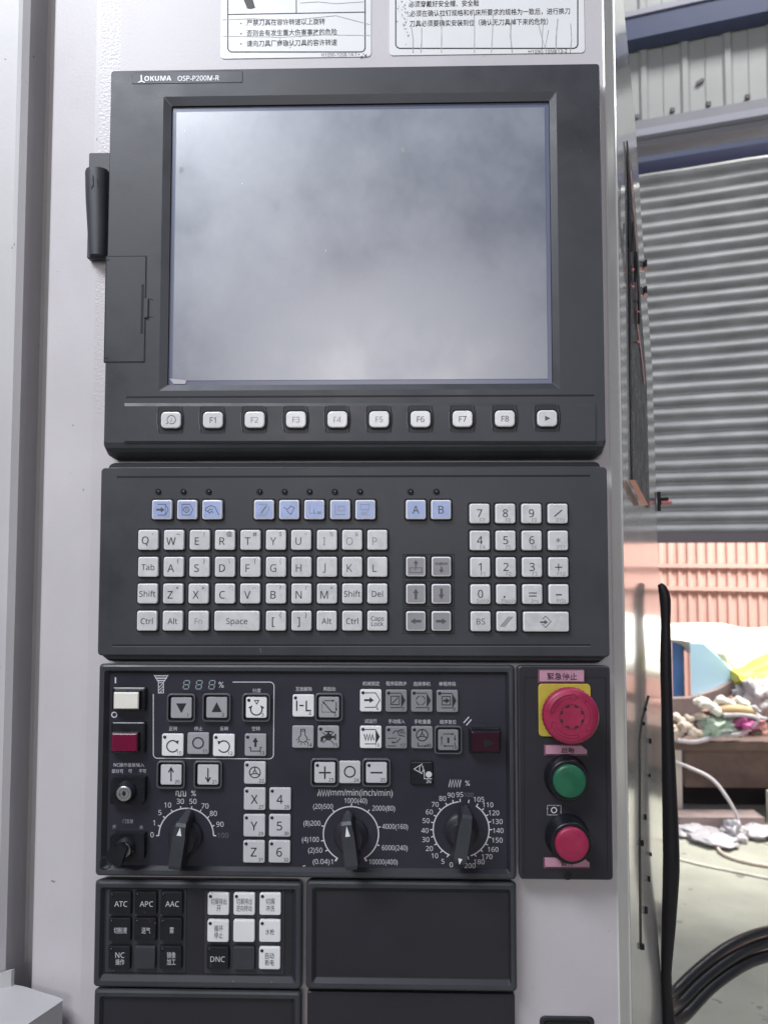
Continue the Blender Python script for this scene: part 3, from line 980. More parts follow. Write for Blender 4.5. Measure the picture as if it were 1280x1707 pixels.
dn = DM + 0.0003
rc = R(221, 119.5, 404, 138, dn)
m.loft([(IN(rc, -0.0004), DM + 0.0001, 0.001, 'groove'), (IN(rc, -0.0004), DM + 0.00015, 0.001, 'groove'), (rc, dn, 0.001, 'plate')], 'plate')
dn += 0
m.text('OKUMA', 263.5, 130.5, 8.6, 'logo', dn, w=47, bold=0.025)
m.text('OSP-P200M-R', 331, 130.2, 8.6, 'logo', dn, w=72, bold=0.012)
m.stroke([(236, 125), (236.4, 135)], 2.4, 'logo', dn)
m.fill([(230, 137), (236, 133.5), (242.5, 137), (242, 138.2), (236.3, 136), (230.5, 138.2)], 'logo', dn)
m.build('name_plate', mon)
m = MB()                                                   # card door
dd = DM + 0.0005
rc = R(176.5, 428, 242, 603, dd)
m.loft([(IN(rc, -0.0009), DM + 0.0001, 0.0008, 'groove'), (IN(rc, -0.0009), DM + 0.00012, 0.0008, 'groove'), (rc, DM + 0.00013, 0.0008, 'groove'), (rc, dd - 0.0002, 0.0008, G), (IN(rc, 0.0003), dd, 0.0007, G)], G)
m.stroke([(238.5, 474), (236.5, 556)], 4.2, 'groove', dd)
m.stroke([(176, 433), (183, 433)], 2.0, 'groove', dd); m.stroke([(174, 597), (181, 597)], 2.0, 'groove', dd)
cd = m.build('card_door', mon)
m = MB()
rc = R(240.5, 497, 246.5, 529, dd + 0.001)
m.loft([(rc, DM + .0001, 0.0004, G), (rc, dd + 0.001, 0.0004, G)], G)
m.stroke([(247, 498), (256, 500)], 1.4, 'groove', DM); m.stroke([(247, 529), (255, 528)], 1.4, 'groove', DM); m.stroke([(247.5, 498), (247, 529)], 1.4, 'groove', DM)
m.build('latch', cd)
# pen holder on the left flank
m = MB()
a = R(147.5, 255, 184, 431, 0.006)
m.loft([(a, 0.0002, 0.0012, 'plastic'), (a, 0.006, 0.0012, 'plastic'), (IN(a, 0.0008), 0.0068, 0.001, 'plastic')], 'plastic')
hold = m.build('pen_holder', mon)
m = MB()
prof = [(283, 143, 179.5), (287, 141.5, 180), (330, 142.5, 179), (380, 145.5, 178), (418, 147.5, 177), (427, 149, 176.5)]
rows = []
for y, l, r in prof:
    pl, pr = P(l, y, 0.010), P(r, y, 0.010)
    c = (pl + pr) / 2; rx = (pr.x - pl.x) / 2
    rows.append([Vector((c.x + rx * math.cos(t * math.pi / 10), -0.007 - 0.0085 * math.sin(t * math.pi / 10) ** 0.8 if 0 < t < 10 else -0.007, c.z)) for t in range(11)])
m.grid(rows, 'plastic', smooth=True)
m.face(rows[0], 'plastic'); m.face(rows[-1], 'groove')
m.stroke([(155, 292), (156, 308), (152, 314)], 1.6, 'groove', 0.0158); m.stroke([(161, 294), (162, 310)], 1.2, 'plastic_dark', 0.0158)
m.build('pen_tube', hold)

def key(parent, name, cx, cy, wd, ht, d0, h, top, draw=None, edge='key_edge', rad=0.0016, inset=0.0009, well=True):
    d1 = d0 + h
    rc = R(cx - wd / 2, cy - ht / 2, cx + wd / 2, cy + ht / 2, d1)
    m = MB()
    if well:
        m.loft([(IN(rc, -0.0016), d0 + 0.00005, rad + 0.0009, 'groove'), (IN(rc, -0.0016), d0 + 0.0001, rad + .0009, 'groove'), (rc, d0 + 0.00012, rad, 'groove')])
    m.loft([(rc, d0 + 0.0001, rad, edge), (rc, d1 - 0.0007, rad, edge), (IN(rc, inset * 0.5), d1 - 0.00015, rad * 0.9, edge), (IN(rc, inset), d1, rad * 0.8, edge)], top)
    if draw:
        draw(m, d1)
    return m.build(name, parent)

# function keys
FK = [(285, 700), (355, 699.8), (424.5, 699.5), (493.5, 699.2), (562.5, 699), (632, 698.8), (701, 698.5), (771, 698), (841.5, 697.6), (912, 697.2)]
for i, (x, y) in enumerate(FK):
    db = DM + 0.0014
    def dr(m, d, i=i, x=x, y=y):
        if i == 0:
            m.ring(x + 1, y - 0.5, 7, 1.1, 'ink_mid', d, -115, 225)
            m.stroke([(x - 4, y + 4.6), (x - 8, y + 6.8)], 1.1, 'ink_mid', d)
            m.text('i', x + 1, y, 7, 'ink_mid', d, shear=0.25)
        elif i == 9:
            m.arrowhead(x + 5, y, 0, 9, 'ink_mid', d, 0.95)
        else:
            m.text('F%d' % i, x, y + 0.3, 9.4, 'ink_faint' if i in (2, 3, 4, 5) else 'ink_mid', d, bold=0.004)
            if i == 4:
                m.disc(x - 2, y - 1, 2.4, 'key', d); m.disc(x + 7, y + 2, 2, 'key', d)
    k = key(mon, 'function_key', x, y, 33, 27, db + .0002, 0.0026, 'key', dr, rad=0.0034)
    m = MB()                                              # sunken well with bowed sides
    m.fill([(x - 17, y - 23), (x + 15, y - 23), (x + 17.5, y - 10), (x + 18.2, y + 2), (x + 16, y + 23), (x - 16, y + 23), (x - 19, y + 2), (x - 18.6, y - 10)], 'well', db)
    m.stroke([(x - 19, y - 22), (x - 21.4, y - 8), (x - 21.4, y + 4), (x - 18.5, y + 22)], 2.2, 'groove', db)
    m.stroke([(x + 18, y - 22), (x + 21.2, y - 8), (x + 21.4, y + 4), (x + 18.5, y + 22)], 2.0, 'groove', db)
    m.stroke([(x - 22.6, y - 12), (x - 23, y + 4), (x - 21, y + 16)], 0.9, 'print_dim', db)
    m.build('key_well', k)

# ================================================================== keyboard panel
DK = 0.016
kb = thing('keyboard_panel', 'dark grey keyboard panel with rows of silver letter and number keys', 'keyboard', P(590, 1102, 0))
m = MB()
rc = R(166, 776, 1013.5, 1094, DK)
zt1, zt2 = P(590, 779, DK).z, P(590, 770, 0.010).z
zq1, zq2 = P(590, 1092, DK).z, P(590, 1102, 0.004).z
m.loft([((rc[0] + .005, zq2, rc[2] - .005, zt2), 0, 0.003, G), ((rc[0] + .005, zq2, rc[2] - .005, zt2), 0.008, 0.003, G), ((rc[0] + .004, zq2 + .001, rc[2] - .004, zt2 - .001), 0.0095, 0.003, G),
        ((rc[0] + .003, zq2 + .002, rc[2] - .003, zt1 + 0.001), 0.010, 0.003, 'groove'),
        ((rc[0], zq1 - 0.002, rc[2], zt1), 0.0105, 0.0035, G), ((rc[0], zq1 - 0.001, rc[2], zt1), DK - 0.0008, 0.003, G),
        ((rc[0] + .0006, zq1, rc[2] - .0006, zt1 - .0006), DK, 0.0028, G)], G)
m.stroke([(195, 795), (983, 793)], 3.2, 'groove', DK)
m.stroke([(188, 1075.5), (984, 1075)], 2.2, 'groove', DK); m.stroke([(188, 1078), (984, 1077.5)], 1.0, 'print_dim', DK)
m.stroke([(434, 1080), (435, 1088)], 1.2, 'print_dim', DK)
for y0, y1 in ((924, 964), (969, 1011), (1014, 1056)):
    m.stroke([(672, y0), (757, y0), (757, y1), (672, y1)], 1.0, 'groove', DK, closed=True)
m.build('housing', kb)
for x in (264, 306, 348, 433, 474.5, 516, 558, 600, 684, 727):
    m = MB()
    y = 820
    m.disc(x, y, 5.6, 'groove', DK, n=20)
    m.lathe(P(x + 1.4, y + 0.5, DK + 0.0002), [(0.0018, 0), (0.0018, 0.0004), (0.0012, 0.0011), (0.0004, 0.0014)], 'black', n=14)
    m.build('indicator_lamp', kb)
HK = 0.0034
def kdraw(f):
    return f
def letter(ch, sub='', ink='ink', dx=-4.5, dy=2, h=12.5, sx=7.5, sy=-9.5, sh=7.2, sink='ink'):
    def f(m, d, x, y):
        m.text(ch, x + dx, y + dy, h, ink, d)
        if sub:
            m.text(sub, x + sx, y + sy, sh, sink, d)
    return f
def word(ch, ink='ink', h=9.5, w=None):
    def f(m, d, x, y):
        ls = ch.split('\n')
        for i, t in enumerate(ls):
            m.text(t, x, y + 0.5 + (i - (len(ls) - 1) / 2) * 9, h, ink, d, w=w)
    return f
rows_ = [
    (900, [(247, letter('Q', "'")), (290, letter('W', '~')), (333, letter('E', '!')), (375, letter('R', '@')), (417.5, letter('T', '#')), (460, letter('Y', '$', 'ink_mid', sink='ink_faint')),
           (502, letter('U', '"', 'ink_mid', sink='ink_faint')), (545, letter('I', '%', 'ink_faint', sink='ink_faint')), (587, letter('O', '&', 'ink_faint', sink='ink_faint')), (629, letter('P', '', 'ink_faint'))]),
    (945, [(247, word('Tab')), (289.5, letter('A', '(')), (332.5, letter('S', ')')), (375, letter('D', '\\')), (417.5, letter('F', '|', 'ink_mid')), (460, letter('G', '{', 'ink_mid', sink='ink_faint')),
           (502.5, letter('H', ':', 'ink_mid', sink='ink_faint')), (545, letter('J', "'", 'ink_mid', sink='ink_faint')), (587, letter('K', '', 'ink_mid')), (629, letter('L', '', 'ink_mid'))]),
    (989.5, [(246, word('Shift')), (288.5, letter('Z', '<')), (331, letter('X', '>')), (375, letter('C', ',')), (417, letter('V', '_')), (460, letter('B', '?')),
             (502.5, letter('N', '/')), (545, letter('M', '*')), (587, word('Shift')), (629, word('Del'))]),
    (1035, [(245, word('Ctrl')), (288, word('Alt')), (331, word('Fn', 'ink_faint')), (395, word('Space')), (460, letter('[', '{')), (502.5, letter(']', '}')),
            (544.5, word('Alt')), (587, word('Ctrl')), (629, word('Caps\nLock', h=7))])]
for y, ks in rows_:
    for x, f in ks:
        wd = 75 if (y == 1035 and x == 395) else 33
        key(kb, 'key', x, y, wd, 33, DK, HK, 'key', lambda m, d, f=f, x=x, y=y: f(m, d, x, y))
def s_auto(m, d, x, y):
    m.stroke([(x - 7, y - 9), (x + 6, y - 9), (x + 11, y), (x + 6, y + 9), (x - 7, y + 9)], 1.0, 'ink_mid', d)
    m.stroke([(x + 6, y - 9), (x + 6, y + 9)], 0.8, 'ink_mid', d)
    m.stroke([(x - 9, y), (x + 0, y)], 3, 'ink_mid', d); m.arrowhead(x + 4.5, y, 0, 6, 'ink_mid', d, 1.5)
def s_mdi(m, d, x, y):
    m.stroke([(x - 8, y - 9), (x + 5, y - 9), (x + 10, y), (x + 5, y + 9), (x - 8, y + 9)], 1.0, 'ink_mid', d, closed=True)
    m.ring(x - 1, y, 4.5, 1.2, 'ink_mid', d); m.text('6', x - 1, y, 5, 'ink_mid', d)
def s_hand(m, d, x, y):
    m.stroke([(x + 11, y + 9), (x + 8, y + 3), (x + 5, y - 4), (x - 2, y - 7), (x - 10, y - 3), (x - 11, y + 2), (x - 7, y + 3), (x - 4, y - 1), (x + 1, y)], 1.1, 'ink_mid', d)
    m.stroke([(x - 7, y + 3), (x - 5, y + 6), (x - 1, y + 3), (x + 2, y + 5)], 1.1, 'ink_mid', d)
def s_prog(m, d, x, y):
    m.stroke([(x - 9, y - 9), (x + 5, y - 9), (x + 9, y - 2), (x + 3, y + 9), (x - 9, y + 9)], 1.0, 'ink_faint', d); m.stroke([(x - 5, y + 6), (x + 4, y - 6)], 1.2, 'ink_mid', d)
def s_param(m, d, x, y):
    m.stroke([(x - 9, y - 4), (x - 3, y), (x + 3, y - 6), (x + 9, y - 3), (x + 3, y + 8), (x - 4, y + 2)], 1.0, 'ink_mid', d)
def s_zero(m, d, x, y):
    m.stroke([(x - 8, y - 8), (x - 8, y + 6), (x - 2, y + 6)], 1.0, 'ink_faint', d); m.text('L', x + 1, y + 3, 7, 'ink_mid', d); m.text('M', x + 8, y + 5, 5, 'ink_mid', d)
def s_tool(m, d, x, y):
    m.stroke([(x - 8, y - 9), (x - 8, y + 8), (x + 9, y + 8)], 1.0, 'ink_faint', d); m.stroke([(x - 3, y - 6), (x + 7, y - 6), (x + 7, y + 2), (x - 3, y + 2)], 0.9, 'ink_faint', d, closed=True)
def s_mac(m, d, x, y):
    m.stroke([(x - 8, y - 9), (x + 6, y - 9), (x + 6, y), (x - 8, y)], 0.9, 'ink_faint', d, closed=True); m.text('MC', x, y + 6, 6, 'ink_faint', d)
for x, f in ((270, s_auto), (312, s_mdi), (354, s_hand), (440, s_prog), (482, s_param), (524, s_zero), (567, s_tool), (609, s_mac),
             (693, lambda m, d, x, y: m.text('A', x, y, 13, 'ink_mid', d)), (735, lambda m, d, x, y: m.text('B', x, y, 13, 'ink_mid', d))):
    key(kb, 'mode_key', x, 849.5, 33, 32, DK, HK, 'key_blue', lambda m, d, f=f, x=x: f(m, d, x, 849.5))
def arrow(ang):
    def f(m, d, x, y):
        a = math.radians(ang); ux, uy = math.cos(a), -math.sin(a)
        m.stroke([(x - ux * 9, y - uy * 9), (x + ux * 2, y + uy * 2)], 4, 'ink_mid', d); m.arrowhead(x + ux * 9, y + uy * 9, ang, 8, 'ink_mid', d, 1.2)
    return f
def page(up):
    def f(m, d, x, y):
        s = -1 if up else 1
        m.stroke([(x - 10, y - 4 * s - 2), (x + 10, y - 4 * s - 2), (x + 10, y - 4 * s + 6 - 6 * (not up)), (x - 10, y - 4 * s + 6 - 6 * (not up))], 0.9, 'ink_mid', d, closed=True)
        m.arrowhead(x, y + s * 11, -90 * s, 6, 'ink_mid', d, 1.3); m.stroke([(x, y), (x, y + s * 6)], 2.2, 'ink_mid', d)
        m.text('P', x, y - 4 * s, 6, 'ink_mid', d)
    return f
for x, y, f in ((693, 944.5, page(True)), (735.5, 944.5, page(False)), (693, 990, arrow(90)), (735.5, 990, arrow(-90)), (693, 1035.5, arrow(180)), (735.5, 1035.5, arrow(0))):
    key(kb, 'arrow_key', x, y, 32, 32.5, DK, HK, 'key_grey', lambda m, d, f=f, x=x, y=y: f(m, d, x, y))
def num(ch, sub, h=13, sw=None):
    def f(m, d, x, y):
        if ch == '/':
            m.stroke([(x - 6, y + 5), (x + 7, y - 6)], 1.3, 'ink', d)
        elif ch == '=':
            m.stroke([(x - 6, y - 2), (x + 7, y - 2)], 1.2, 'ink', d); m.stroke([(x - 6, y + 3), (x + 7, y + 3)], 1.2, 'ink', d)
        elif ch == '-':
            m.stroke([(x - 5, y + 1), (x + 5, y + 1)], 1.6, 'ink', d)
        elif ch == '+':
            m.stroke([(x - 6, y), (x + 6, y)], 1.2, 'ink', d); m.stroke([(x, y - 6), (x, y + 6)], 1.2, 'ink', d)
        elif ch == '.':
            m.disc(x - 3, y + 4.5, 1.6, 'ink', d)
        else:
            m.text(ch, x, y - 0.5, h, 'ink', d)
        if sub:
            m.text(sub, x + 4.5, y + 11, 6.2, 'ink_faint', d, w=sw)
    return f
for y, ks in ((856, (('7', 'F7'), ('8', 'F8'), ('9', 'F9'), ('/', 'F10'))), (901, (('4', 'F4'), ('5', 'F5'), ('6', 'F6'), ('*', 'F11'))),
              (945.5, (('1', 'F1'), ('2', 'F2'), ('3', 'F3'), ('+', 'F12'))), (990.5, (('0', 'ScrLk'), ('.', 'Pause'), ('=', 'Ins'), ('-', 'PtSc')))):
    for x, (c, s_) in zip((799, 842, 885.5, 929.5), ks):
        x += (y - 856) * 0.012
        key(kb, 'key', x, y, 33, 32.5, DK, HK, 'key', lambda m, d, c=c, s_=s_, x=x, y=y: num(c, s_)(m, d, x, y))
key(kb, 'key', 801, 1036, 33, 33, DK, HK, 'key', lambda m, d: m.text('BS', 801, 1036, 9.5, 'ink_mid', d))
def s_cancel(m, d):
    for k in (-2.5, 0.8, 4):
        m.stroke([(836 + k, 1045), (850 + k, 1028)], 1.0, 'ink_mid', d)
key(kb, 'key', 844, 1036, 33, 33, DK, HK, 'key', s_cancel)
def s_enter(m, d):
    m.stroke([(909, 1027), (918, 1036), (909, 1046), (903, 1040)], 1.0, 'ink_mid', d); m.stroke([(909, 1027), (904, 1032)], 1.0, 'ink_mid', d)
    m.stroke([(900, 1037), (908, 1037)], 2.4, 'ink_mid', d); m.arrowhead(913, 1037, 0, 6, 'ink_mid', d, 1.3)
key(kb, 'key', 910, 1036.5, 76, 33, DK, HK, 'key', s_enter)

# ================================================================== framed panels
G = 'plastic_dark'
def framed(parent, l, t, r, b, d, fr, face, fd=0.0035, cap='plate'):
    """l..b outer pixel edges on the front; face: pixel box of the sunken face"""
    m = MB()
    rc = R(l, t, r, b, d)
    fc = R(*face, d - fd)
    m.loft([(IN(rc, 0.003, 0.002), 0, 0.003, G), (IN(rc, 0.001, 0.0004), d - 0.006, 0.003, G), (rc, d - 0.0028, 0.003, G), (IN(rc, 0.0008), d - 0.0008, 0.003, 'plastic'),
            (IN(rc, 0.0022), d, 0.0025, 'plastic'), (IN(rc, 0.0048, 0.0052), d - 0.0003, 0.002, 'plastic'), (IN(fc, -0.0008), d - fd + 0.0003, 0.0008, G), (fc, d - fd - 0.0002, 0.0006, 'groove')], None)
    o = m.build('frame', parent)
    m = MB()
    m.face([Vector((fc[0] - .0004, -(d - fd), fc[1] - .0004)), Vector((fc[2] + .0004, -(d - fd), fc[1] - .0004)), Vector((fc[2] + .0004, -(d - fd), fc[3] + .0004)), Vector((fc[0] - .0004, -(d - fd), fc[3] + .0004))], cap)
    return m, d - fd
DO = 0.014
op = thing('operation_panel', 'dark operation panel with square push buttons, two key switches and three rotary dials', 'control panel', P(510, 1468, 0))
m, df = framed(op, 161, 1108, 859.5, 1465, DO, 0, (182, 1124, 842, 1444))
WHT = 'print_white'
# rounded outline round the spindle group
arc = lambda cx, cy, r_, a0, a1: [(cx + r_ * math.cos(math.radians(a)), cy - r_ * math.sin(math.radians(a))) for a in [a0 + (a1 - a0) * i / 5 for i in range(6)]]
m.stroke([(388, 1137)] + arc(450, 1144, 7, 90, 0) + arc(449, 1258, 7, 0, -90) + arc(263, 1257, 7, -90, -180) + [(256, 1157)], 1.4, WHT, df)
m.stroke([(193, 1129), (193, 1139)], 2.4, WHT, df)
m.ring(191, 1191.5, 4.2, 1.8, WHT, df)
# tool holder symbol
for yy, hw in ((1126.5, 11.5), (1130.5, 9.5), (1134.5, 7)):
    m.stroke([(269 - hw, yy), (269 + hw, yy)], 2.0, WHT, df)
m.stroke([(257, 1125), (261, 1131), (265, 1137)], 1.2, WHT, df); m.stroke([(281, 1125), (277, 1131), (273, 1137)], 1.2, WHT, df)
m.stroke([(264.5, 1138), (273, 1138), (273, 1155), (264.5, 1155)], 1.2, WHT, df, closed=True)
for k in (0, 5, 10):
    m.stroke([(265, 1146 + k), (272.5, 1139 + k)], 1.2, WHT, df)
m.text('%', 369, 1141.5, 10, WHT, df)
for t, x, y in (('分度', 428, 1151), ('正转', 289, 1214.5), ('停止', 331, 1214.5), ('反转', 374, 1214.5), ('空转', 427, 1214.5)):
    m.text(t, x, y, 6.6, WHT, df)
for t, x, y, w_ in (('NC操作盘板输入', 215.5, 1275, 51), ('部分可', 196.5, 1285.5, 19), ('可', 217.5, 1285.5, 6), ('不可', 238, 1285.5, 12), ('门互锁', 214, 1369, 17), ('开', 191, 1378.5, 6), ('关', 236, 1379, 6)):
    m.text(t, x, y, 6.4, 'print_grey' if y > 1300 else WHT, df, w=w_)
for t, x, y, w_ in (('互锁解除', 506.5, 1148.5, 27), ('再起动', 549, 1148.5, 20), ('机械锁定', 618.5, 1139.5, 28), ('程序段跳步', 660.5, 1139.5, 34), ('选择停机', 703, 1140, 28), ('单程序段', 745.5, 1140, 28),
                    ('试运行', 618, 1202, 20), ('手动插入', 661, 1202.5, 27), ('手轮重叠', 704, 1203, 27), ('顺序复位', 746.5, 1203.5, 27)):
    m.text(t, x, y, 6.8, WHT, df, w=w_)
m.stroke([(772.5, 1205), (781.5, 1195)], 1.8, WHT, df); m.stroke([(777, 1209), (785.5, 1199.5)], 1.8, WHT, df)
def zig(x0, x1, y0, y1, n, wd=1.4):
    m.stroke([(x0 + (x1 - x0) * i / n, y0 if i % 2 else y1) for i in range(n + 1)], wd, WHT, df)
# dial scales
def tick(cx, cy, ang, r0, r1, wd=1.8):
    a = math.radians(ang); m.stroke([(cx + r0 * math.cos(a), cy - r0 * math.sin(a)), (cx + r1 * math.cos(a), cy - r1 * math.sin(a))], wd, WHT, df)
def num_at(t, x, y, h=8.2, ink=WHT):
    m.text(t, x, y, h, ink, df)
C1, C2, C3 = (310.7, 1393), (585, 1390.5), (768.4, 1383)
def scale_arc(c, r_, a0, a1):
    m.ring(c[0], c[1], r_, 1.9, WHT, df, a0, a1, n=44)
scale_arc(C1, 45.5, 0, 180)
for t, x, y in (('0', 254, 1391.5), ('1', 257, 1371.5), ('5', 267, 1354.5), ('10', 280, 1342), ('30', 301, 1335.8), ('50', 322, 1335.8), ('70', 342, 1343.5), ('80', 356, 1356), ('90', 367, 1374)):
    num_at(t, x, y)
m.text('100', 372, 1392.5, 8.2, 'print_dim', df)
for a in (180, 160, 140, 120, 101, 79, 60, 40, 20, 0):
    tick(*C1, a, 45.5, 50)
m.stroke([(294, 1326), (294, 1319), (298, 1319), (298, 1327), (302, 1327), (302, 1319), (306, 1319), (306, 1327), (310, 1327), (310, 1319)], 1.3, WHT, df)
m.text('%', 323, 1322.5, 9, WHT, df)
scale_arc(C2, 46, -61, 241)
for t, x, y in (('1000(40)', 593, 1336), ('(20)500', 538.5, 1345.5), ('2000(80)', 639.5, 1348.5), ('(8)200', 520, 1373.5), ('4000(160)', 658.5, 1379), ('(4)100', 517.5, 1400.5),
                ('6000(240)', 658, 1414.5), ('(2)50', 525.5, 1418.5), ('(0.04)1', 538, 1437.5), ('10000(400)', 639, 1438)):
    vs, _ = glyphs(t)
    m.text(t, x, y, 8.0, WHT, df, w=len(t) * 4.65)
for a in (89, 127, 53, 164, 14, 193, -22, 214):
    tick(*C2, a, 46, 51)
tick(*C2, 240, 45, 52, 3); tick(*C2, -60, 45, 52, 3)
zig(530, 550, 1316, 1327, 9); m.text('mm/min(inch/min)', 603, 1322.5, 10, WHT, df, w=101)
scale_arc(C3, 46.5, 95, 246); scale_arc(C3, 46.5, -70, 57)
T3 = (('95', 766, 1325), ('90', 751.5, 1326), ('80', 737.5, 1331.5), ('70', 725, 1341.5), ('60', 715.5, 1354), ('50', 710, 1368.5), ('40', 708, 1385), ('30', 709.5, 1400), ('20', 715.5, 1415), ('10', 724.5, 1427), ('5', 738, 1436.5), ('0', 752, 1442),
      ('105', 798, 1333), ('110', 813, 1342), ('120', 823, 1355.5), ('130', 828.5, 1370), ('140', 830, 1385), ('150', 828.5, 1401), ('160', 821.5, 1416.5), ('170', 811.5, 1428.5), ('180', 798.5, 1437), ('200', 783, 1443.5))
for t, x, y in T3:
    num_at(t, x, y - 0.5, 7.8)
m.text('100', 781, 1325, 7, 'print_dim', df)
for a in (92, 106, 120, 136, 152, 166, 180, 194, 210, 228, 243, 75, 57, 43, 29, 15, 0, -15, -30, -46, -61, -76):
    tick(*C3, a, 46, 51.5)
zig(748, 768, 1300, 1312, 9); m.text('%', 779, 1305.5, 8.6, WHT, df)
m.stroke([(505, 1444), (509, 1443)], 1.4, WHT, df)
m.build('face_plate', op)
# seven segment display
m = MB()
rc = R(304, 1129, 361, 1154, df + .0003)
m.loft([(rc, df + .0001, 0.0006, 'black'), (rc, df + .0003, 0.0006, 'black')], 'plate')
for x in (311.5, 332.5, 354):
    for sg in (((-3, -7), (4.5, -7)), ((-4, 0), (3.5, 0)), ((-5, 7), (2.5, 7)), ((-4, -6), (-5, -1)), ((5.2, -6), (4.2, -1)), ((-5, 1), (-6, 6)), ((4, 1), (3, 6))):
        m.stroke([(x + sg[0][0], 1141.5 + sg[0][1]), (x + sg[1][0], 1141.5 + sg[1][1])], 1.5, 'segment', df + .0003)
m.build('digit_display', op)

def button(parent, cx, cy, wd, ht, d0, top, draw=None, guard=False, led=False, number='', h=0.0022, ink='ink', name='push_button', lab=None):
    d1 = d0 + h
    rc = R(cx - wd / 2, cy - ht / 2, cx + wd / 2, cy + ht / 2, d1)
    m = MB()
    m.loft([(IN(rc, -0.0006), d0 + .00005, 0.0016, 'groove'), (IN(rc, -0.0006), d0 + .00015, 0.0016, 'groove'), (rc, d0 + .0002, 0.0014, 'groove'), (rc, d1 - 0.0006, 0.0014, top), (IN(rc, 0.0003), d1 - 0.0001, 0.0013, top), (IN(rc, 0.0008), d1, 0.0010, top)], top)
    if led:
        m.lathe(P(cx - wd / 2 + 5, cy - ht / 2 + 5.2, d1 + EPS), [(0.0013, 0), (0.0011, 0.0003), (0.0004, 0.0005)], 'black', n=12)
    if draw:
        draw(m, d1, cx, cy)
    if number:
        m.text(number, cx + wd / 2 - 7, cy + ht / 2 - 5.5, 5.4, ink, d1, bold=0.004)
    o = m.build(name, parent, label=lab)
    if guard:
        m = MB()
        g = IN(rc, -0.0030)
        m.loft([(g, d0 + .00005, 0.003, 'plastic'), (g, d0 + 0.0026, 0.003, 'plastic'), (IN(g, 0.0005), d0 + 0.0031, 0.0028, 'guard'), (IN(g, 0.0011), d0 + 0.0031, 0.0024, 'guard'),
                (IN(g, 0.0015), d0 + 0.0024, 0.0022, 'plastic_dark'), (IN(g, 0.0019), d0 + 0.0004, 0.002, 'groove')])
        m.build('guard_ring', o)
    return o
def y_tri(up):
    s = -1 if up else 1
    return lambda m, d, x, y: m.fill([(x - 8.5, y - 7.5 * s), (x + 8.5, y - 7.5 * s), (x, y + 9 * s)], 'ink', d)
def cyc(a0, a1, heads):
    def f(m, d, x, y):
        m.ring(x, y + 2, 9.5, 1.6, 'ink', d, a0, a1)
        for a, t in heads:
            m.arrowhead(x + 9.5 * math.cos(math.radians(a)), y + 2 - 9.5 * math.sin(math.radians(a)), t, 6, 'ink', d, 1.0)
    return f
def b_index(m, d, x, y):
    cyc(140, 400, ((140, 50), (40, 130)))(m, d, x, y + 1)
    m.stroke([(x - 3, y - 12), (x + 4, y - 12), (x + 0.5, y - 6)], 1.0, 'ink', d, closed=True)
def b_ring(m, d, x, y):
    m.ring(x, y - 1, 8.8, 1.7, 'ink', d)
def b_retract(m, d, x, y):
    m.stroke([(x, y + 3), (x, y - 5)], 3.4, 'ink', d); m.arrowhead(x, y - 13, 90, 8, 'ink', d, 1.15)
    m.stroke([(x - 11, y + 4), (x - 8, y + 4), (x - 8, y + 10), (x + 8, y + 10), (x + 8, y + 4), (x + 11, y + 4)], 1.1, 'ink', d)
def b_arrow(up):
    def f(m, d, x, y):
        s = -1 if up else 1
        m.stroke([(x, y - 11 * s), (x, y + 10 * s)], 1.6, 'ink', d)
        m.stroke([(x - 4.2, y + 4 * s), (x, y + 11.5 * s), (x + 4.2, y + 4 * s)], 1.6, 'ink', d)
    return f
def b_wheel(m, d, x, y, r_=9):
    m.ring(x, y - 1, r_, 1.3, 'ink', d); m.ring(x, y - 1, 2.4, 1.1, 'ink', d)
    for a in (90, 210, 330):
        c, s = math.cos(math.radians(a)), -math.sin(math.radians(a)); m.stroke([(x + 2.6 * c, y - 1 + 2.6 * s), (x + r_ * c, y - 1 + r_ * s)], 1.3, 'ink', d)
def b_let(t, h=14):
    return lambda m, d, x, y: m.text(t, x - 0.5, y + 0.5, h, 'ink', d, bold=0.004)
def b_il(m, d, x, y):
    m.stroke([(x - 11, y - 8.5), (x - 11, y + 8.5)], 1.8, 'ink', d); m.stroke([(x - 6.5, y - 0.5), (x + 0.5, y - 0.5)], 1.8, 'ink', d); m.stroke([(x + 5, y - 8.5), (x + 5, y + 8), (x + 13, y + 8)], 1.8, 'ink', d)
def b_restart(m, d, x, y):
    m.stroke([(x - 8, y - 11), (x + 6, y - 11)], 1.1, 'ink', d); m.arrowhead(x + 10, y - 11, 0, 5, 'ink', d)
    m.stroke([(x + 12, y - 9), (x + 12, y + 3)], 1.1, 'ink', d); m.arrowhead(x + 12, y + 7, -90, 5, 'ink', d)
    m.stroke([(x - 10, y - 9), (x + 5, y + 8), (x + 11, y + 8)], 1.4, 'ink', d); m.arrowhead(x - 11.5, y - 10.5, 131, 5, 'ink', d)
    for k in range(5):
        m.stroke([(x - 12, y - 5 + k * 3), (x - 12, y - 3.6 + k * 3)], 0.9, 'ink', d); m.stroke([(x - 11 + k * 3.4, y + 8), (x - 9 + k * 3.4, y + 8)], 0.9, 'ink', d)
def b_lamp(m, d, x, y):
    m.stroke([(x - 3.5, y - 13), (x + 3.5, y - 13), (x + 3.5, y - 10), (x - 3.5, y - 10)], 0.9, 'ink', d, closed=True)
    m.stroke([(x - 3.5, y - 10), (x - 3.6, y - 3), (x - 7.4, y + 2), (x - 6, y + 7), (x, y + 9), (x + 6, y + 7), (x + 7.4, y + 2), (x + 3.6, y - 3), (x + 3.5, y - 10)], 1.0, 'ink', d)
    for a in (-10, -40, -70, -110, -140, -170):
        c, s = math.cos(math.radians(a)), -math.sin(math.radians(a)); m.stroke([(x + 9 * c, y + 3 + 8 * s), (x + 11.5 * c, y + 3 + 10.5 * s)], 0.9, 'ink', d)
